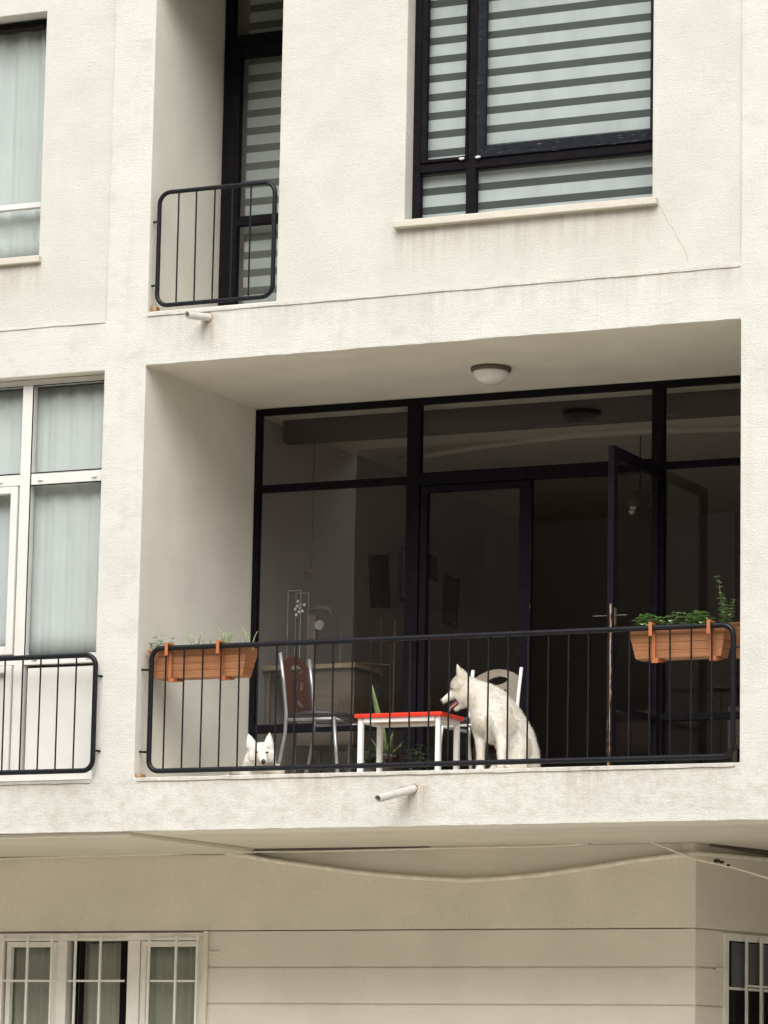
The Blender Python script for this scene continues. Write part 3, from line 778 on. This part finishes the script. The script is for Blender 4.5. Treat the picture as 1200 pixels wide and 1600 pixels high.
planter(4.195, 4.385, .36, 1.0, 4.76, 4.985, (), 'terracotta planter against the right wall, behind the end of the railing')

# plants
def leaf(g, p, d, L, wd, bend=.25):
    d = Vector(d).normalized(); s_ = d.cross(Vector((0, 0, 1)))
    if s_.length < .1: s_ = Vector((1, 0, 0))
    s_.normalize(); n = s_.cross(d).normalized(); p = Vector(p)
    prof = ((0, .08), (.2, .7), (.45, 1), (.72, .72), (1, .02)); L_, C_, R_ = [], [], []
    for t, k in prof:
        c = p+d*L*t - n*bend*L*t*t
        L_.append(g.bm.verts.new(c-s_*wd*k+n*.18*wd*k)); C_.append(g.bm.verts.new(c)); R_.append(g.bm.verts.new(c+s_*wd*k+n*.18*wd*k))
    for i in range(4):
        g.face([L_[i], C_[i], C_[i+1], L_[i+1]]); g.face([C_[i], R_[i], R_[i+1], C_[i+1]])
def sprig(g, base_, h, lean, nl, lw, LL, stemr=.002):
    base_ = Vector(base_); lean = Vector(lean); pts = [base_+Vector((0, 0, h*t))+lean*t*t for t in (0, .25, .5, .75, 1)]
    g.tube(pts, [stemr, stemr, stemr*.8, stemr*.6, stemr*.3], 5)
    for i in range(nl):
        t = .15+.85*i/max(1, nl-1); p = base_+Vector((0, 0, h*t))+lean*t*t
        for sgn in (0, PI):
            an = i*1.57+sgn+random.uniform(-.4, .4)
            leaf(g, p, (math.cos(an), math.sin(an), random.uniform(.0, .5)), LL*random.uniform(.7, 1.1)*(1.1-.4*t), lw*random.uniform(.8, 1.1))
def plant(name, lbl, mat, fn, loc, cat='plant', group=None):
    t = thing(name, lbl, cat, loc, group); g = MB(); fn(g); g.build('foliage', mat, t, smooth=True); return t
def f1(g):
    for k in range(8): sprig(g, (.07+random.uniform(-.02, .08), .2+random.uniform(-.05, .05), 4.90), random.uniform(.07, .13), (random.uniform(-.10, .09), random.uniform(-.05, 0), 0), 5, .012, .04)
plant('herb_plant', 'small leafy sprigs at the left corner of the left planter', M['leaf'], f1, (.08, .2, 4.90))
def f2(g):
    for bx, n in ((.36, 5), (.44, 4), (.55, 7), (.62, 3), (.78, 5)):
        for k in range(n):
            x = bx+random.uniform(-.03, .03); y = random.uniform(.15, .24); h = random.uniform(.08, .20); lx = random.uniform(-.10, .08)
            pts = [Vector((x+lx*t*t, y-.02*t, 4.90+h*t-.02*t**3)) for t in (0, .25, .5, .75, 1)]
            g.tube(pts, [.004, .0055, .005, .004, .0008], 5, flat=.3)
plant('grass_tuft', 'thin grass blades in the middle of the left planter', M['grass'], f2, (.5, .2, 4.90))
def f3(g):
    for bx, n in ((3.70, 5), (3.78, 7), (3.86, 3), (4.03, 6), (4.10, 4)):
        for k in range(n):
            sprig(g, (bx+random.uniform(-.04, .04), random.uniform(.12, .24), 4.92), random.uniform(.05, .11), (random.uniform(-.04, .04), random.uniform(-.05, .0), 0), 3, .034, .082)
    for k in range(12): sprig(g, (3.62+random.uniform(0, .6), random.uniform(.13, .24), 4.92), .03, (random.uniform(-.04, .04), -.02, 0), 2, .016, .05)
plant('mint_plant', 'low bright green mint leaves spilling over the right planter', M['leaf'], f3, (3.9, .2, 4.92))
def f4(g):
    for (x, h, l) in ((4.22, .22, -.02), (4.20, .34, -.03), (4.21, .15, .01), (4.25, .18, .03)):
        sprig(g, (x, .22, 4.93), h, (l, 0, 0), 9, .017, .042)
plant('basil_plant', 'tall leafy stem rising from the right end of the right planter', M['leaf'], f4, (4.23, .22, 4.93))
def f5(g):
    for (x, y, h, l) in ((4.27, .5, .22, -.02), (4.31, .46, .27, .02), (4.34, .6, .2, .0), (4.27, .62, .14, -.03), (4.30, .54, .24, .01)):
        sprig(g, (x, y, 4.95), h, (l, 0, 0), 9, .016, .04)
plant('wilting_plant', 'dusky leafy stems in the planter against the right wall', M['leafd'], f5, (4.3, .5, 4.95))

# ------------------------------------------------------------------ red table
t = thing('side_table', 'low table with bright red top and white legs', 'table', (1.78, .63, ZF))
tx0, tx1, ty0, ty1, tz = 1.455, 2.11, .45, .83, 4.475
g = MB(); g.box(tx0, tx1, ty0, ty1, tz-.028, tz); g.build('tabletop', M['red'], t, bevel=.006)
g = MB()
for q in ((tx0+.06, tx1-.06, ty0+.02, ty0+.045), (tx0+.06, tx1-.06, ty1-.045, ty1-.02), (tx0+.02, tx0+.045, ty0+.06, ty1-.06), (tx1-.045, tx1-.02, ty0+.06, ty1-.06)): g.box(q[0], q[1], q[2], q[3], tz-.058, tz-.029)
g.build('apron', M['white'], t)
g = MB(); g.box(tx0+.046, tx1-.046, ty0+.046, ty1-.046, tz-.04, tz-.029); g.build('underside', M['under'], t)
for x, y in ((tx0+.02, ty0+.02), (tx1-.054, ty0+.02), (tx0+.02, ty1-.054), (tx1-.054, ty1-.054)):
    g = MB(); g.box(x, x+.034, y, y+.034, ZF, tz-.029); g.build('leg', M['white'], t, bevel=.003)

# ------------------------------------------------------------------ chairs
def board(T, w_, h_, holes_, top, mat, parent, th=.012, c=.006):
    g = MB(); nx, nz = int(w_/c), int(h_/c); V = {}
    def v(i, k, s_):
        if (i, k, s_) not in V:
            x = -w_/2+w_*i/nx; z = h_*k/nz
            V[(i, k, s_)] = g.bm.verts.new(T @ Vector((x, s_*th+.12*x*x, z)))
        return V[(i, k, s_)]
    def ins(i, k):
        if not (0 <= i < nx and 0 <= k < nz): return False
        x = -w_/2+w_*(i+.5)/nx; z = h_*(k+.5)/nz
        if z > top(x): return False
        return not any(f(x, z) for f in holes_)
    for i in range(nx):
        for k in range(nz):
            if not ins(i, k): continue
            g.face([v(i, k, 0), v(i+1, k, 0), v(i+1, k+1, 0), v(i, k+1, 0)]); g.face([v(i, k, 1), v(i, k+1, 1), v(i+1, k+1, 1), v(i+1, k, 1)])
            for di, dk, a, b in ((-1, 0, (i, k), (i, k+1)), (1, 0, (i+1, k), (i+1, k+1)), (0, -1, (i, k), (i+1, k)), (0, 1, (i, k+1), (i+1, k+1))):
                if not ins(i+di, k+dk): g.face([v(*a, 0), v(*b, 0), v(*b, 1), v(*a, 1)])
    return g.build('backrest', mat, parent)
def ell(cx, cz, a, b, an=0):
    ca, sa = math.cos(an), math.sin(an)
    return lambda x, z: (((x-cx)*ca+(z-cz)*sa)/a)**2+((-(x-cx)*sa+(z-cz)*ca)/b)**2 < 1
def chair(loc, rz, lbl, bmat, frame_m, hs=1.0):
    # local: seat in front (-y), back at +y
    t = thing('cafe_chair', lbl, 'chair', loc, 'chairs on the balcony')
    T = Matrix.Translation(loc) @ Matrix.Rotation(rz, 4, 'Z') @ Matrix.Diagonal((1, 1, hs, 1))
    def tr(ps): return [T @ Vector(p) for p in ps]
    for s_ in (-1, 1):
        g = MB(); g.tube(tr([(s_*.20, .30, .0), (s_*.197, .24, .16), (s_*.195, .205, .34), (s_*.195, .20, .48), (s_*.197, .225, .70), (s_*.20, .255, .90)]), .0125, 10); g.build('back_leg', frame_m, t, smooth=True)
        g = MB(); g.tube(tr([(s_*.19, -.22, 0), (s_*.175, -.17, .44)]), .012, 10); g.build('leg', frame_m, t, smooth=True)
    g = MB(); g.tube(tr([(-.195, .20, .43), (-.175, -.17, .43), (.175, -.17, .43), (.195, .20, .43)]), .011, 8); g.build('seat_frame', frame_m, t, smooth=True)
    g = MB()
    prof = [(.0, .45), (.17, .45), (.205, .456), (.21, .47), (.20, .487), (.15, .494), (0, .496)]
    n = 28; rings = [[g.bm.verts.new(T @ Vector((max(r, .001)*math.cos(2*PI*j/n), .01+max(r, .001)*math.sin(2*PI*j/n), z))) for j in range(n)] for r, z in prof]
    for A, C_ in zip(rings, rings[1:]):
        for j in range(n): g.face([A[j], A[(j+1) % n], C_[(j+1) % n], C_[j]])
    g.build('seat', M['cushion'], t, smooth=True)
    Tb = T @ Matrix.Translation((0, .203, .50)) @ Matrix.Rotation(math.radians(-7), 4, 'X')
    board(Tb, .385, .40, [ell(.01, .31, .085, .032, .1), ell(-.03, .19, .03, .055, -.6), ell(.06, .20, .022, .05, -.6), ell(0, .07, .07, .022, -.3)],
          lambda x: .40-.9*x*x*2.0, bmat, t)
    return t
chair((1.105, .72, ZF), math.radians(86), 'steel chair with red brown back and round black seat left of the red table', M['plyred'], M['steel'])
chair((U(771, 1050, 1.30).x-.03, 1.09, ZF), math.radians(-9), 'chair with pale cut-out back and white posts behind the sitting dog', M['ply'], M['white'], .93)

# ------------------------------------------------------------------ dogs
def blob(parts, voxel=.0075, smooth=5):
    bm = bmesh.new()
    def sph(c, r):
        rx = r if isinstance(r, tuple) else (r, r, r)
        bmesh.ops.create_icosphere(bm, subdivisions=3, radius=1, matrix=Matrix.Translation(c) @ Matrix.Diagonal((*rx, 1)))
    for ch in parts:
        ch = [(Vector(p), r) for p, r in ch]
        if len(ch) == 1: sph(*ch[0]); continue
        for (a, ra), (b, rb) in zip(ch, ch[1:]):
            L = (b-a).length; n = max(2, int(L/(.35*min(ra, rb) if not isinstance(ra, tuple) else .02)))
            for i in range(n+1):
                k = i/n; sph(a.lerp(b, k), ra+(rb-ra)*k if not isinstance(ra, tuple) else ra)
    me = bpy.data.meshes.new('tmp'); bm.to_mesh(me); bm.free()
    o = bpy.data.objects.new('tmp', me); COL.objects.link(o)
    r = o.modifiers.new('r', 'REMESH'); r.mode = 'VOXEL'; r.voxel_size = voxel
    s_ = o.modifiers.new('s', 'SMOOTH'); s_.iterations = smooth; s_.factor = .5
    dg = bpy.context.evaluated_depsgraph_get(); out = bpy.data.meshes.new_from_object(o.evaluated_get(dg))
    bpy.data.objects.remove(o); bpy.data.meshes.remove(me)
    return out
def furry(me, n, L, flow, seed=3, skip=None):
    """scatter short tapered hairs over the coat, lying along the flow"""
    r = random.Random(seed); bm = bmesh.new(); bm.from_mesh(me); bm.faces.ensure_lookup_table()
    fs_ = bm.faces[:]; areas = np.array([f.calc_area() for f in fs_]); cum = np.cumsum(areas)/areas.sum()
    data = []
    for i in range(n):
        f = fs_[int(np.searchsorted(cum, r.random()))]; c = f.calc_center_median(); nn = f.normal.copy()
        if skip and skip(c): continue
        data.append((c, nn))
    for c, nn in data:
        fl = flow(c); fl = (fl-nn*fl.dot(nn))
        if fl.length < .05: continue
        fl.normalize(); d = (fl*.9+nn*r.uniform(.25, .7)+Vector((r.uniform(-.22, .22), r.uniform(-.22, .22), r.uniform(-.22, .22)))).normalized()
        cl_ = r.random() < .02
        s_ = d.cross(nn).normalized()*(.0045 if cl_ else .0017); l = L*r.uniform(.5, 1.1)*(1.25 if cl_ else 1)
        if cl_: d = (d+nn*.22).normalized()
        c = c-nn*.002
        a, b, t_ = bm.verts.new(c-s_), bm.verts.new(c+s_), bm.verts.new(c+d*l)
        bm.faces.new((a, b, t_))
    bm.to_mesh(me); bm.free()
    for p in me.polygons: p.use_smooth = True
def dog_body(me, parent):
    me.materials.clear(); me.materials.append(M['furm'])
    o = bpy.data.objects.new('body', me); COL.objects.link(o); o.parent = parent; o.matrix_parent_inverse = world_of(parent).inverted(); return o
def D1(x, y, Y): return U(660+x/6, 1010+y/6, Y)
dg1 = thing('dog', 'white fluffy dog sitting up with open mouth and pink tongue', 'dog', (2.6, .4, ZF), 'white dogs on the balcony')
fz = ZF
def fl(p, z): return Vector((p.x, p.y, z))
hy = .30
parts = [
 [(D1(372, 352, hy), .066), (D1(430, 380, hy+.02), .074)],
 [(D1(345, 365, hy), .060)],
 [(D1(395, 470, hy), .058), (D1(450, 440, hy+.02), .078)],
 [(D1(330, 425, hy), .044), (D1(270, 465, hy-.005), .031), (D1(205, 502, hy-.01), .0205)],         # muzzle
 [(D1(395, 520, hy), .032), (D1(345, 560, hy), .017), (D1(302, 588, hy-.005), .0115)],               # lower jaw
 [(D1(450, 410, hy+.02), .080), (D1(520, 465, hy+.04), .104), (D1(600, 560, hy+.06), .118), (D1(612, 690, hy+.06), .116)],
 [(D1(590, 470, hy+.06), .095), (D1(680, 545, .42), .112), (D1(790, 690, .50), .118), (D1(880, 850, .58), .122), (D1(930, 960, .60), .112)],
 [(D1(700, 640, .36), .10), (D1(690, 740, .35), .095), (D1(655, 830, .36), .060)],
 [(D1(760, 770, .40), .10), (D1(800, 870, .48), .10)],
 [(D1(700, 690, .30), .085), (D1(760, 740, .33), .085)], [(D1(820, 880, .43), .10), (D1(850, 960, .44), .09)],
 [(D1(540, 740, .36), .062), (D1(545, 860, .36), .039), (D1(545, 1000, .35), .0285), (fl(D1(545, 1100, .34), fz+.045), .027), (fl(D1(535, 1150, .32), fz+.026), .030)],
 [(D1(735, 730, .27), .070), (D1(742, 850, .25), .041), (D1(742, 1000, .23), .030), (fl(D1(742, 1100, .22), fz+.045), .028), (fl(D1(735, 1150, .20), fz+.026), .031)],
 [(D1(880, 930, .46), .100), (fl(D1(860, 1040, .42), fz+.09), .080), (fl(D1(850, 1100, .40), fz+.05), .05)],     # near thigh
 [(D1(960, 1000, .62), .10), (fl(D1(980, 1080, .62), fz+.09), .09)],
 [(fl(D1(930, 1130, .40), fz+.04), .04), (fl(D1(850, 1140, .30), fz+.03), .030), (fl(D1(800, 1145, .26), fz+.027), .028)],
 [(fl(D1(800, 1080, .52), fz+.06), .04), (fl(D1(720, 1060, .47), fz+.055), .042), (fl(D1(672, 1075, .43), fz+.034), .036)],
 [(fl(D1(1000, 1090, .66), fz+.06), .05), (fl(D1(1070, 1120, .72), fz+.04), .040), (fl(D1(1060, 1120, .85), fz+.035), .032)],
]
parts += [   # ears
 [(D1(358, 275, hy-.035), .027), (D1(340, 220, hy-.045), .017), (D1(324, 168, hy-.05), .0065)],
 [(D1(395, 290, hy-.03), .026), (D1(352, 235, hy-.04), .014)],
 [(D1(392, 275, hy+.05), .024), (D1(378, 232, hy+.055), .013), (D1(370, 207, hy+.06), .006)],
]
me = blob(parts, .0068, 14)
h0 = D1(350, 400, hy)
def flow1(c):
    if c.z < 4.28: return Vector((.15, 0, -1))
    return Vector((.55, .35, -.75))
furry(me, 42000, .024, flow1, 3, lambda c: (c-D1(250, 470, hy-.01)).length < .05)
bd1 = dog_body(me, dg1)
g = MB()
bmesh.ops.create_icosphere(g.bm, subdivisions=2, radius=.0125, matrix=Matrix.Translation(D1(180, 503, hy-.012)) @ Matrix.Diagonal((.9, 1.0, .95, 1)))
g.build('nose', M['nosegrey'], dg1, smooth=True)
for dy, dx in ((-.052, 0),):
    g = MB(); bmesh.ops.create_icosphere(g.bm, subdivisions=2, radius=.0085, matrix=Matrix.Translation(D1(281, 394, hy-.040)) @ Matrix.Diagonal((1.2, 1, .8, 1)))
    g.build('eye', M['eye'], dg1, smooth=True)
g = MB(); bmesh.ops.create_icosphere(g.bm, subdivisions=2, radius=.0085, matrix=Matrix.Translation(D1(268, 386, hy+.043)))
g.build('eye', M['eye'], dg1, smooth=True)
g = MB()     # mouth cavity
g.tube([D1(355, 500, hy-.012), D1(310, 535, hy-.012), D1(262, 562, hy-.008)], [.016, .020, .012], 10); g.build('mouth', M['mouth'], dg1, smooth=True)
g = MB(); g.tube([D1(325, 528, hy-.022), D1(285, 560, hy-.024), D1(258, 585, hy-.024), D1(248, 618, hy-.022)], [.011, .0125, .012, .007], 10, flat=.6); g.build('tongue', M['tongue'], dg1, smooth=True)

def D2(x, y, Y): return U(360+x/12, 1120+y/12, Y)
dg2 = thing('dog', 'white dog lying at the slab edge, its face looking out under the railing', 'dog', (.85, .3, ZF), 'white dogs on the balcony')
hy = .26
parts = [
 [(D2(575, 640, hy), (.062, .062, .060))],
 [(D2(475, 730, hy), .052)], [(D2(680, 730, hy), .048)],
 [(D2(400, 800, hy+.03), .050)], [(D2(560, 800, hy+.06), .085)],
 [(D2(590, 720, hy-.02), .045), (D2(612, 790, hy-.08), .034), (D2(620, 835, hy-.125), .0245)],
 [(D2(405, 540, hy), .038), (D2(372, 440, hy+.005), .025), (D2(338, 335, hy+.01), .0065)],
 [(D2(445, 520, hy), .026), (D2(390, 450, hy+.005), .014)],
 [(D2(715, 530, hy), .036), (D2(725, 430, hy+.005), .025), (D2(735, 310, hy+.01), .0065)],
 [(D2(690, 520, hy), .026), (D2(722, 450, hy+.005), .016)],
 [(Vector((.83, .36, fz+.09)), .080), (Vector((.72, .50, fz+.10)), .10), (Vector((.58, .72, fz+.10)), .11), (Vector((.50, .90, fz+.09)), .09)],
 [(Vector((.73, .34, fz+.055)), .045), (Vector((.69, .22, fz+.035)), .033), (Vector((.70, .12, fz+.028)), .028)],
 [(Vector((.93, .34, fz+.06)), .045), (Vector((.985, .22, fz+.035)), .033), (Vector((.97, .12, fz+.028)), .028)],
 [(Vector((.42, .80, fz+.07)), .06), (Vector((.40, .66, fz+.035)), .035)],
 [(Vector((.50, .92, fz+.05)), .04), (Vector((.36, 1.02, fz+.035)), .03), (Vector((.25, .95, fz+.03)), .022)],
 [(D2(385, 640, hy+.02), .024), (D2(360, 800, hy+.03), .034)], [(D2(770, 600, hy+.01), .020), (D2(770, 760, hy+.02), .030)],
]
me = blob(parts, .006, 3)
furry(me, 22000, .021, lambda c: Vector(((c.x-.84)*4, .1, -1)) if c.z > 4.12 else Vector((0, .7, -.7)), 5, lambda c: c.y < .17)
dog_body(me, dg2)
for x in (508, 690):
    g = MB(); bmesh.ops.create_icosphere(g.bm, subdivisions=2, radius=.0115, matrix=Matrix.Translation(D2(x, 668, hy-.058)) @ Matrix.Diagonal((1.1, .7, .75, 1))); g.build('eye', M['eye'], dg2, smooth=True)
g = MB(); bmesh.ops.create_icosphere(g.bm, subdivisions=2, radius=.0175, matrix=Matrix.Translation(D2(620, 842, hy-.148)) @ Matrix.Diagonal((1.0, .6, 1.15, 1))); g.build('nose', M['nose'], dg2, smooth=True)

# ------------------------------------------------------------------ things inside the room and behind the table
pz = U(487, 890, 1.98); t = thing('pendant_lamp', 'small shaded pendant lamp on a long cord behind the left glass', 'pendant lamp', (pz.x, 1.98, 6.86))
g = MB(); g.tube([(pz.x, 1.98, 6.868), (pz.x, 1.98, pz.z+.01)], .004, 6); g.build('cord', M['dark'], t)
g = MB(); g.lathe([(.012, .02), (.02, .01), (.055, -.012), (.06, -.02), (.05, -.02)], pz); g.build('shade', M['bronze'], t, smooth=True)
# counter behind the glass
ct = U(480, 1038, 1.86)
t = thing('wooden_counter', 'wooden counter standing just behind the left glass pane', 'counter', (.42, 2.1, ZF+.02))
g = MB(); g.box(.02, .78, 1.86, 2.35, ct.z-.035, ct.z+.0); g.build('top', M['woodtop'], t, bevel=.004)
g = MB(); g.box(.30, .76, 1.90, 2.33, ZF+.40, ct.z-.036); g.build('cabinet', M['woodbrown'], t)
for x in (.04, .27, .72):
    for y in (1.9, 2.3): g = MB(); g.box(x, x+.03, y, y+.03, ZF+.02, (ct.z-.036 if x < .1 else ZF+.399)); g.build('leg', M['woodbrown'], t)
# things on the counter: sewing machine-like grey tool with wheel
p = U(490, 970, 2.05); zt0 = ct.z
t = thing('espresso_machine', 'small grey machine with curved arm on the wooden counter', 'machine', (p.x, 2.05, zt0))
g = MB(); g.box(p.x-.10, p.x+.06, 1.98, 2.14, zt0, zt0+.03); g.box(p.x-.03, p.x+.03, 2.02, 2.08, zt0+.03, p.z+.04); g.build('body', M['woodbrown'], t, bevel=.006)
g = MB(); g.tube([(p.x-.04, 2.05, p.z+.08), (p.x+.04, 2.05, p.z+.10), (p.x+.12, 2.05, p.z+.085), (p.x+.165, 2.05, p.z+.03)], [.012, .02, .02, .01], 8); g.build('arm', M['woodbrown'], t, smooth=True)
g = MB(); g.tube([(p.x+.07, 2.0, p.z-.04), (p.x+.07, 2.03, p.z-.04)], .036, 18); g.build('wheel', M['steel'], t)
p = U(467, 950, 2.0); t = thing('flower_ornament', 'pale fretwork ornament in a clear box on the wooden counter', 'ornament', (p.x, 2.0, zt0))
g = MB()
for k in range(9):
    an = k*2.4; rr = .012+.0045*k; q = Vector((p.x+rr*math.cos(an), 2.0, p.z+rr*math.sin(an)*1.3))
    bmesh.ops.create_icosphere(g.bm, subdivisions=1, radius=.013, matrix=Matrix.Translation(q) @ Matrix.Diagonal((1, .3, 1, 1)))
g.build('petals', M['white'], t, smooth=True)
g = MB()
for x in (p.x-.055, p.x+.05):
    for y in (1.93, 2.06): g.box(x-.003, x+.003, y-.003, y+.003, zt0, p.z+.12)
for z in (zt0+.003, p.z+.12):
    for y in (1.93, 2.06): g.box(p.x-.055, p.x+.05, y-.003, y+.003, z-.003, z+.003)
g.build('stand', M['steel'], t)
# clothes rack
t = thing('clothes_rack', 'thin pale metal rack standing inside the room', 'rack', (.7, 2.9, ZF+.02))
a, b, c = U(533, 962, 2.75), U(617, 968, 2.95), U(618, 1050, 2.95)
g = MB(); g.tube([(a.x, 2.75, ZF+.02), (a.x, 2.75, a.z), (b.x, 2.95, b.z), (b.x, 2.95, ZF+.02)], .009, 8); g.build('frame', M['woodtop'], t)
g = MB()
for k in (.25, .75):
    q = a.lerp(b, k); g.tube([(q.x, q.y, q.z), (q.x, q.y, q.z-.35)], .004, 6)
g.tube([a+Vector((0, 0, -.35)), b+Vector((0, 0, -.35))], .006, 6); g.build('rail', M['woodtop'], t)
# pictures on the left wall of the room
def picture(p0, p1, tilt, lbl, mat, fm):
    y0, y1 = sorted((p0.y, p1.y)); z0, z1 = sorted((p0.z, p1.z)); c = Vector((.02, (y0+y1)/2, (z0+z1)/2)); hw, hh = (y1-y0)/2, (z1-z0)/2
    t = thing('picture', lbl, 'picture', c); T = Matrix.Translation(c) @ Matrix.Rotation(math.radians(tilt), 4, 'X')
    g = MB(); f = .025
    for q in ((-hw, -hw+f, -hh, hh), (hw-f, hw, -hh, hh), (-hw+f, hw-f, -hh, -hh+f), (-hw+f, hw-f, hh-f, hh)): g.box(-.004, .02, q[0], q[1], q[2], q[3], T)
    g.build('frame', fm, t); g = MB(); g.box(-.004, .012, -hw+f, hw-f, -hh+f, hh-f, T); g.build('canvas', mat, t)
picture(UX(577, 945, .02), UX(606, 872, .02), 8, 'tilted black picture on the left wall of the room', M['art'], M['black'])
picture(UX(622, 938, .02), UX(640, 860, .02), 0, 'narrow pale framed picture beside the tilted black one', M['mount'], M['bronze'])
picture(UX(692, 975, .02), UX(714, 905, .02), -4, 'dark red picture hanging right of the thick window post', M['artred'], M['black'])
picture(UX(655, 905, .02), UX(684, 866, .02), 0, 'small dark picture high up just right of the thick window post', M['art'], M['mount'])
t = thing('sideboard', 'low brown sideboard inside behind the right glass', 'sideboard', (3.85, 2.7, ZF+.02))
g = MB(); g.box(3.40, 4.36, 2.55, 2.95, ZF+.36, ZF+.66); g.build('body', M['woodbrown'], t, bevel=.01)
for k in range(2): g = MB(); g.box(3.42+.48*k, 3.87+.48*k, 2.535, 2.549, ZF+.38, ZF+.64); g.build('door', M['plyred'], t, bevel=.004)
for x in (3.43, 4.30):
    for y in (2.57, 2.9): g = MB(); g.box(x, x+.035, y, y+.035, ZF+.02, ZF+.36); g.build('leg', M['woodbrown'], t)
p = U(1000, 785, 3.2); t = thing('pendant_lamp', 'dark clustered pendant lamp hanging inside above the open door leaf', 'pendant lamp', (p.x, 3.2, 6.86))
g = MB(); g.tube([(p.x, 3.2, 6.868), (p.x, 3.2, p.z+.08)], .006, 6); g.build('cord', M['dark'], t)
for k in range(3):
    an = k*2.1+.4; q = Vector((p.x+.11*math.cos(an), 3.2+.11*math.sin(an), p.z))
    g = MB(); g.tube([(p.x, 3.2, p.z+.09), q+Vector((0, 0, .05))], .006, 6); g.lathe([(.02, .05), (.055, 0), (.06, -.05), (.05, -.05)], q); g.build('shade', M['bronze'], t, smooth=True)
    g = MB(); bmesh.ops.create_icosphere(g.bm, subdivisions=2, radius=.028, matrix=Matrix.Translation(q+Vector((0, 0, -.05)))); g.build('bulb', M['opal'], t, smooth=True)
# potted succulent behind the red table
p = U(600, 1150, 1.25)
t = thing('potted_aloe', 'dark pot with one long pointed green leaf behind the red table', 'plant', (p.x, 1.25, ZF))
g = MB(); g.lathe([(.10, 0), (.13, .22), (.14, .24), (.12, .24), (.11, .2), (0.0, .2)], (p.x, 1.25, ZF)); g.build('pot', M['pot'], t, smooth=True)
tip = U(581, 1068, 1.2); g = MB()
bs = Vector((p.x+.02, 1.25, ZF+.2))
g.tube([bs, bs.lerp(tip, .4)+Vector((.01, 0, 0)), bs.lerp(tip, .8), tip], [.03, .028, .016, .002], 8, flat=.3)
for k in range(7):
    an = k*.9; d = Vector((math.cos(an)*.13, math.sin(an)*.1, random.uniform(.10, .2)))
    g.tube([bs, bs+d*.5, bs+d], [.022, .018, .002], 6, flat=.3)
g.build('leaf', M['leafd'], t, smooth=True)
for k, (x, y, s_) in enumerate(((575, 1.1, .9), (610, 1.0, .75), (650, 1.35, 1.0))):
    p = U(x, 1180, y); lb = ['bushy dark green pot plant below the red table, left one', 'small brown leaved pot plant under the middle of the red table', 'dark pot plant behind the right legs of the red table'][k]
    t = thing('pot_plant', lb, 'plant', (p.x, y, ZF), 'pot plants behind the red table')
    g = MB(); g.lathe([(.06*s_, 0), (.085*s_, .13), (.075*s_, .13), (.07*s_, .11), (0, .11)], (p.x, y, ZF)); g.build('pot', M['pot'], t, smooth=True)
    g = MB()
    for q in range(9): sprig(g, (p.x+random.uniform(-.03, .03), y+random.uniform(-.03, .03), ZF+.11), random.uniform(.08, .2)*s_, (random.uniform(-.12, .12), random.uniform(-.08, .08), 0), 5, .02, .06)
    g.build('foliage', M['leafd'] if k != 1 else M['plyred'], t, smooth=True)
